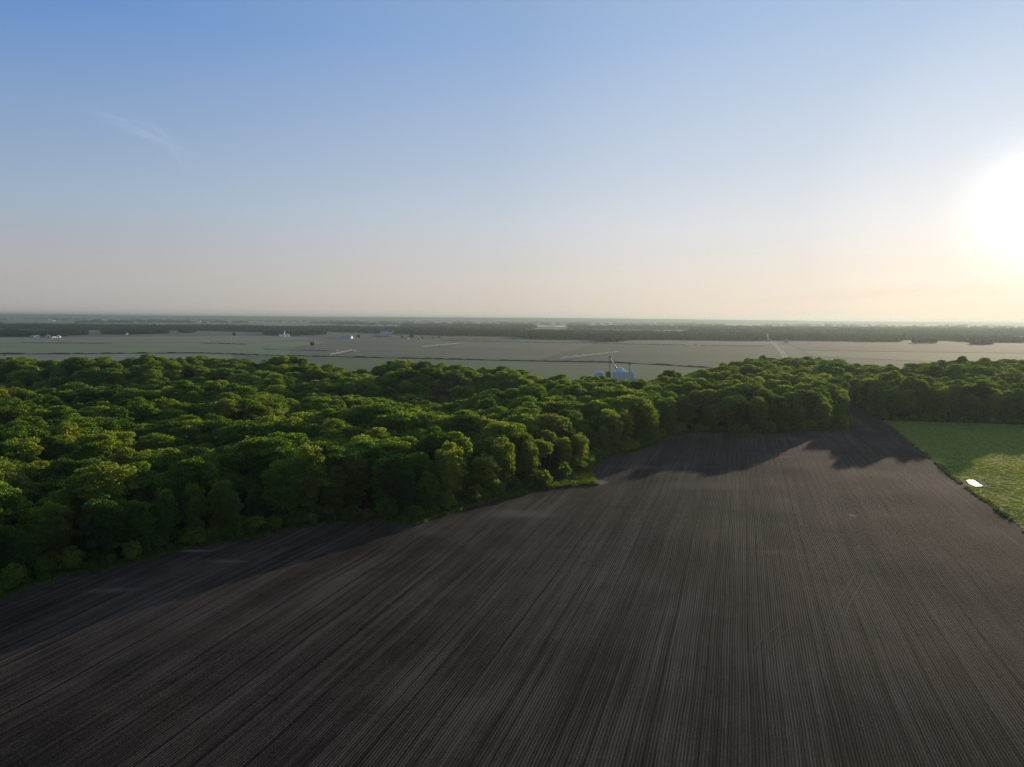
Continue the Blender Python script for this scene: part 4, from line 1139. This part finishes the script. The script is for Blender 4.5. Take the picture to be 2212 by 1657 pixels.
def barn(px, py, w, l, h, rh, rz, label, wall=WHITE, roof=GREYROOF, name='barn', cat='barn', group='farm buildings on the plain', style='gable', z=PLAIN):
    p = P(px, py, z); o_ = empty(name, (p[0], p[1], z), rz); tag(o_, label, cat, group)
    mb = MB(); mb.box(-w / 2, w / 2, -l / 2, l / 2, -.2, h)
    if style == 'gable':
        for sy in (-1, 1):
            y = sy * l / 2; mb.add([(-w / 2, y, h), (w / 2, y, h), (0, y, h + rh)], [(0, 1, 2) if sy < 0 else (2, 1, 0)])
        mb.build('wall', wall, o_)
        mb = MB(); t = .18; e = .5
        for sx in (-1, 1):
            a = (sx * (w / 2 + e), h - e * rh / (w / 2)); c = (0, h + rh)
            v = [(a[0], -l / 2 - e, a[1] + .02), (a[0], l / 2 + e, a[1] + .02), (c[0], l / 2 + e, c[1] + .02), (c[0], -l / 2 - e, c[1] + .02)]
            v += [(x_, y_, z_ + t) for x_, y_, z_ in v]
            mb.add(v, [(0, 1, 2, 3), (7, 6, 5, 4), (0, 4, 5, 1), (1, 5, 6, 2), (2, 6, 7, 3), (3, 7, 4, 0)])
        mb.build('roof', roof, o_)
    else:
        mb.build('wall', wall, o_)
        mb = MB(); n = 12; v = []
        for sy in (-1, 1):
            for i in range(n + 1):
                t = math.pi * i / n; v.append(((w / 2 + .1) * math.cos(t), sy * (l / 2 + .2), h + rh * math.sin(t)))
        f = [(i, i + 1, n + 2 + i, n + 1 + i) for i in range(n)] + [tuple(range(n + 1)), tuple(range(2 * n + 1, n, -1))]
        mb.add(v, f); mb.build('roof', roof, o_)
    mb = MB(); mb.box(-w * .16, w * .16, -l / 2 - .12, -l / 2 + .05, 0, min(h * .8, 4.2)); mb.build('door', GREYROOF if wall == WHITE else WHITE, o_)
    for sx in (-1, 1):
        mb = MB(); mb.box(sx * w * .33 - .6, sx * w * .33 + .6, -l / 2 - .1, -l / 2 + .05, 1.2, 2.6); mb.build('window', GLASS, o_)
    return o_
barn(78, 729.3, 34, 16, 4.5, 3.5, rad(80), 'long grey-roofed shed, leftmost of the far left farmstead', wall=simple('weathered_boards', (.35, .35, .34), .8))
barn(102, 729, 16, 14, 5, 4, rad(20), 'dark-windowed grey barn in the middle of the far left farmstead', wall=simple('grey_boards', (.25, .25, .26), .8))
barn(115, 730, 20, 12, 3.2, 3, rad(75), 'low tan-roofed house in the far left farmstead', roof=TANROOF, name='farmhouse', cat='farmhouse')
barn(126, 729, 11, 11, 4.5, 3.5, rad(10), 'small white house, rightmost of the far left farmstead', name='farmhouse', cat='farmhouse')
barn(748.5, 731.3, 22, 36, 2.2, 6.5, rad(82), 'low grey domed barn on the middle plain', roof=GREYROOF, style='dome')
barn(769, 731.5, 12, 10, 4, 3, rad(70), 'white house right of the domed barn', name='farmhouse', cat='farmhouse')
barn(831, 720.8, 20, 34, 5, 6.5, rad(70), 'pale gabled barn left of the tall far elevator')
barn(837, 721, 16, 20, 6, 6, rad(15), 'white-ended barn just left of the far elevator tower', roof=TANROOF)
barn(871.5, 732.2, 9, 9, 4, 3, rad(10), 'little white house beside its small tree', name='farmhouse', cat='farmhouse')
barn(880, 732.0, 8, 6, 2.6, 1.5, rad(80), 'tiny white shed left of the large farmyard tree', name='shed', cat='shed')
barn(906, 732.4, 16, 8, 3.2, 2, rad(80), 'low dark shed right of the large farmyard tree', wall=simple('brown_boards', (.12, .09, .07), .8), name='shed', cat='shed')
barn(1220, 732, 17, 13, 5, 3.5, rad(60), 'small white shed in front of the central grove', name='shed', cat='shed')
barn(1698, 740, 8, 8, 9, 2, rad(10), 'small pale pump house right of the gravel road', name='pump_house', cat='pump house', wall=CONC)
barn(1502, 745.4, 10, 5, 2.5, 1, rad(80), 'tiny white shed on the pale pad of the middle right plain', name='shed', cat='shed')
plain_sheet('gravel_pad', [(1474, 745.3), (1513, 745.9), (1513, 744.9), (1476, 744.5)], GRAVEL, .4)
plain_sheet('gravel_pad', [(1490, 748.2), (1500, 748.4), (1500, 747.7), (1490, 747.6)], GRAVEL, .4)
plain_sheet('gravel_pad', [(600, 728.8), (640, 729.2), (636, 727.6), (604, 727.6)], GRAVEL, .4)
plain_sheet('gravel_pad', [(740, 732), (780, 732.4), (778, 731), (742, 731)], GRAVEL, .4)
# farmstead with white bins, left centre
def zb(px, py, bx, by, bz=PLAIN):
    D = P(bx, by, bz)[1]; return zat(px, py, D), D
grpw = 'white grain bins of the left farmstead'
for (px, base, top, rpx, lb) in ((604, 728, 722.8, 3.0, 'white grain bin, leftmost of the left farmstead'), (611.5, 729, 722.6, 4.1, 'white grain bin under the elevator of the left farmstead'),
                                 (620.5, 728, 722.0, 3.6, 'white grain bin, right of the elevator at the left farmstead'), (272.3, 723, 720, 2.6, 'single white bin before the far left grove')):
    D = P(px, base, PLAIN)[1]; k = F / K / D
    grain_bin(px, 0, zat(px, top, D), D, rpx / k, 0, 2.8, lb, grpw, mat=WHITE if px > 300 else WHITE, cap_r=.8)
D = P(613, 728, PLAIN)[1]
elevator(613.5, 712.5, D + 6, 'thin pale elevator tower rising over the white bins', 1.6, 1.8, GALV, .5)
D = P(848, 721, PLAIN)[1]
elevator(848, 711.5, D, 'far pale elevator tower against the woodland', 2.2, 2.4, GALV, .8)
grain_bin(843, 0, zat(843, 718.6, D), D, 5.5, 0, 3, 'small white bin beside the far elevator tower', grpw, mat=WHITE)
# specks of far white farm buildings
far_b = [(105, 691, 16), (112, 693.2, 34), (118, 693.2, 20), (405, 692.4, 18), (414, 692.8, 16), (420, 692.8, 14), (427, 693.6, 14), (432, 693.6, 16), (452.5, 692.6, 18), (376, 695.8, 26), (588.5, 696.2, 14),
         (612, 695, 20), (631, 696, 40), (790, 697.2, 22), (800, 698.6, 40), (805, 698.6, 18), (1429, 702, 16)]
far_b.sort()
for n, (px, py, w) in enumerate(far_b):
    barn(px, py + .2, w, w * .6, 7, 5, rad(random.choice([5, 80, 60])), f'white speck of a building far off below the horizon, {ordinal(n + 1)} from the left', group='far white farm buildings below the horizon')
# little white boxes in the fields
for px, py, s_, lb in ((728, 758.5, 3.2, 'small white pump box beside the nearest irrigation arm'), (1426.5, 753.4, 4, 'white box standing alone in the right middle field'), (449, 739.2, 3.2, 'tiny white box in the left brown field'),
                       (680, 738.3, 3, 'tiny pale box left of the brown field'), (994.9, 743.6, 3.4, 'white tank at the far end of the middle irrigation arm'), (764.5, 760, 4.4, 'white tank at the far end of the nearest irrigation arm')):
    p = P(px, py, PLAIN); o_ = empty('field_tank', (p[0], p[1], PLAIN)); tag(o_, lb, 'tank', 'white boxes and tanks in the fields')
    mb = MB(); mb.lathe([(s_ * .42, .3), (s_ * .48, .6), (s_ * .48, s_ * .8), (s_ * .3, s_)], 14); mb.build('body', WHITE, o_, True)
    mb = MB(); mb.box(-s_ * .5, s_ * .5, -s_ * .5, s_ * .5, 0, .3); mb.build('base', CONC, o_)

# ------------------------------------------------------------------ centre pivot irrigation arms
def pivot(a, c, nspan, label, rise=1.0, r=0.22):
    A = P(*a, PLAIN); B = P(*c, PLAIN); d = B - A; Ln = float(np.linalg.norm(d)); ang = math.atan2(d[1], d[0])
    o_ = empty('irrigation_arm', (A[0], A[1], PLAIN), ang); tag(o_, label, 'irrigation arm', 'centre pivot irrigation arms')
    sp_ = Ln / nspan; hgt = 3.9
    for s_ in range(nspan):
        mb = MB(); prev = None
        for k in range(9):
            x = sp_ * (s_ + k / 8); z = hgt + 1.5 * rise * math.sin(math.pi * k / 8)
            cur = Vector((x, 0, z))
            if prev is not None: mb.tube(prev, cur, r, n=6)
            prev = cur
        span = mb.build('pipe', WHITE, o_)
        mb = MB()
        for k in range(1, 8):
            x = sp_ * (s_ + k / 8); z = hgt + 1.5 * rise * math.sin(math.pi * k / 8); zl = z - 1.5
            for sy in (-.8, .8):
                mb.tube((x, 0, z), (x, sy, zl), .06, n=4)
                if k < 7: mb.tube((x, sy, zl), (sp_ * (s_ + (k + 1) / 8), sy, hgt + 1.5 * rise * math.sin(math.pi * (k + 1) / 8) - 1.5), .05, n=4)
        mb.build('truss', WHITE, span)
    for s_ in range(nspan + 1):
        x = sp_ * s_; mb = MB()
        for sy in (-2.1, 2.1):
            mb.tube((x, 0, hgt), (x, sy, .9), .09, n=5)
        mb.tube((x, -2.1, .9), (x, 2.1, .9), .1, n=5)
        tw = mb.build('tower', GALV, o_)
        for sy in (-2.1, 2.1):
            mb = MB(); mb.tube((x - .25, sy, .75), (x + .25, sy, .75), .8, n=12); mb.build('wheel', DARKM, tw)
    return o_
pivot((713, 770.2), (761, 760.2), 5, 'nearest white irrigation arm, left of the middle, close to the ditch')
pivot((914, 751.8), (993, 744), 7, 'middle white irrigation arm stretching over the brown field')
pivot((1211.5, 778.4), (1336, 763.4), 7, 'longest white irrigation arm, in the field behind the silver bins', r=.26)

# ------------------------------------------------------------------ haze
mb = MB(); mb.box(-24000, 28000, -4000, 26500, -60, 112); hz_ = mb.build('haze', simple('tmp', (1, 1, 1)))
m = bpy.data.materials.new('haze'); m.use_nodes = True; nt = m.node_tree; nt.nodes.clear()
out = nt.nodes.new('ShaderNodeOutputMaterial'); pv_ = nt.nodes.new('ShaderNodeVolumePrincipled')
pv_.inputs['Color'].default_value = (0.51, 0.63, 0.64, 1); pv_.inputs['Density'].default_value = 6.6e-5; pv_.inputs['Anisotropy'].default_value = 0.47
nt.links.new(pv_.outputs[0], out.inputs['Volume'])
hz_.data.materials.clear(); hz_.data.materials.append(m); tag(hz_, kind='stuff')
print('TREES', len(xs), 'individual', len(chosen), 'front', len(front), 'W1', len(W1), 'W2', len(W2))
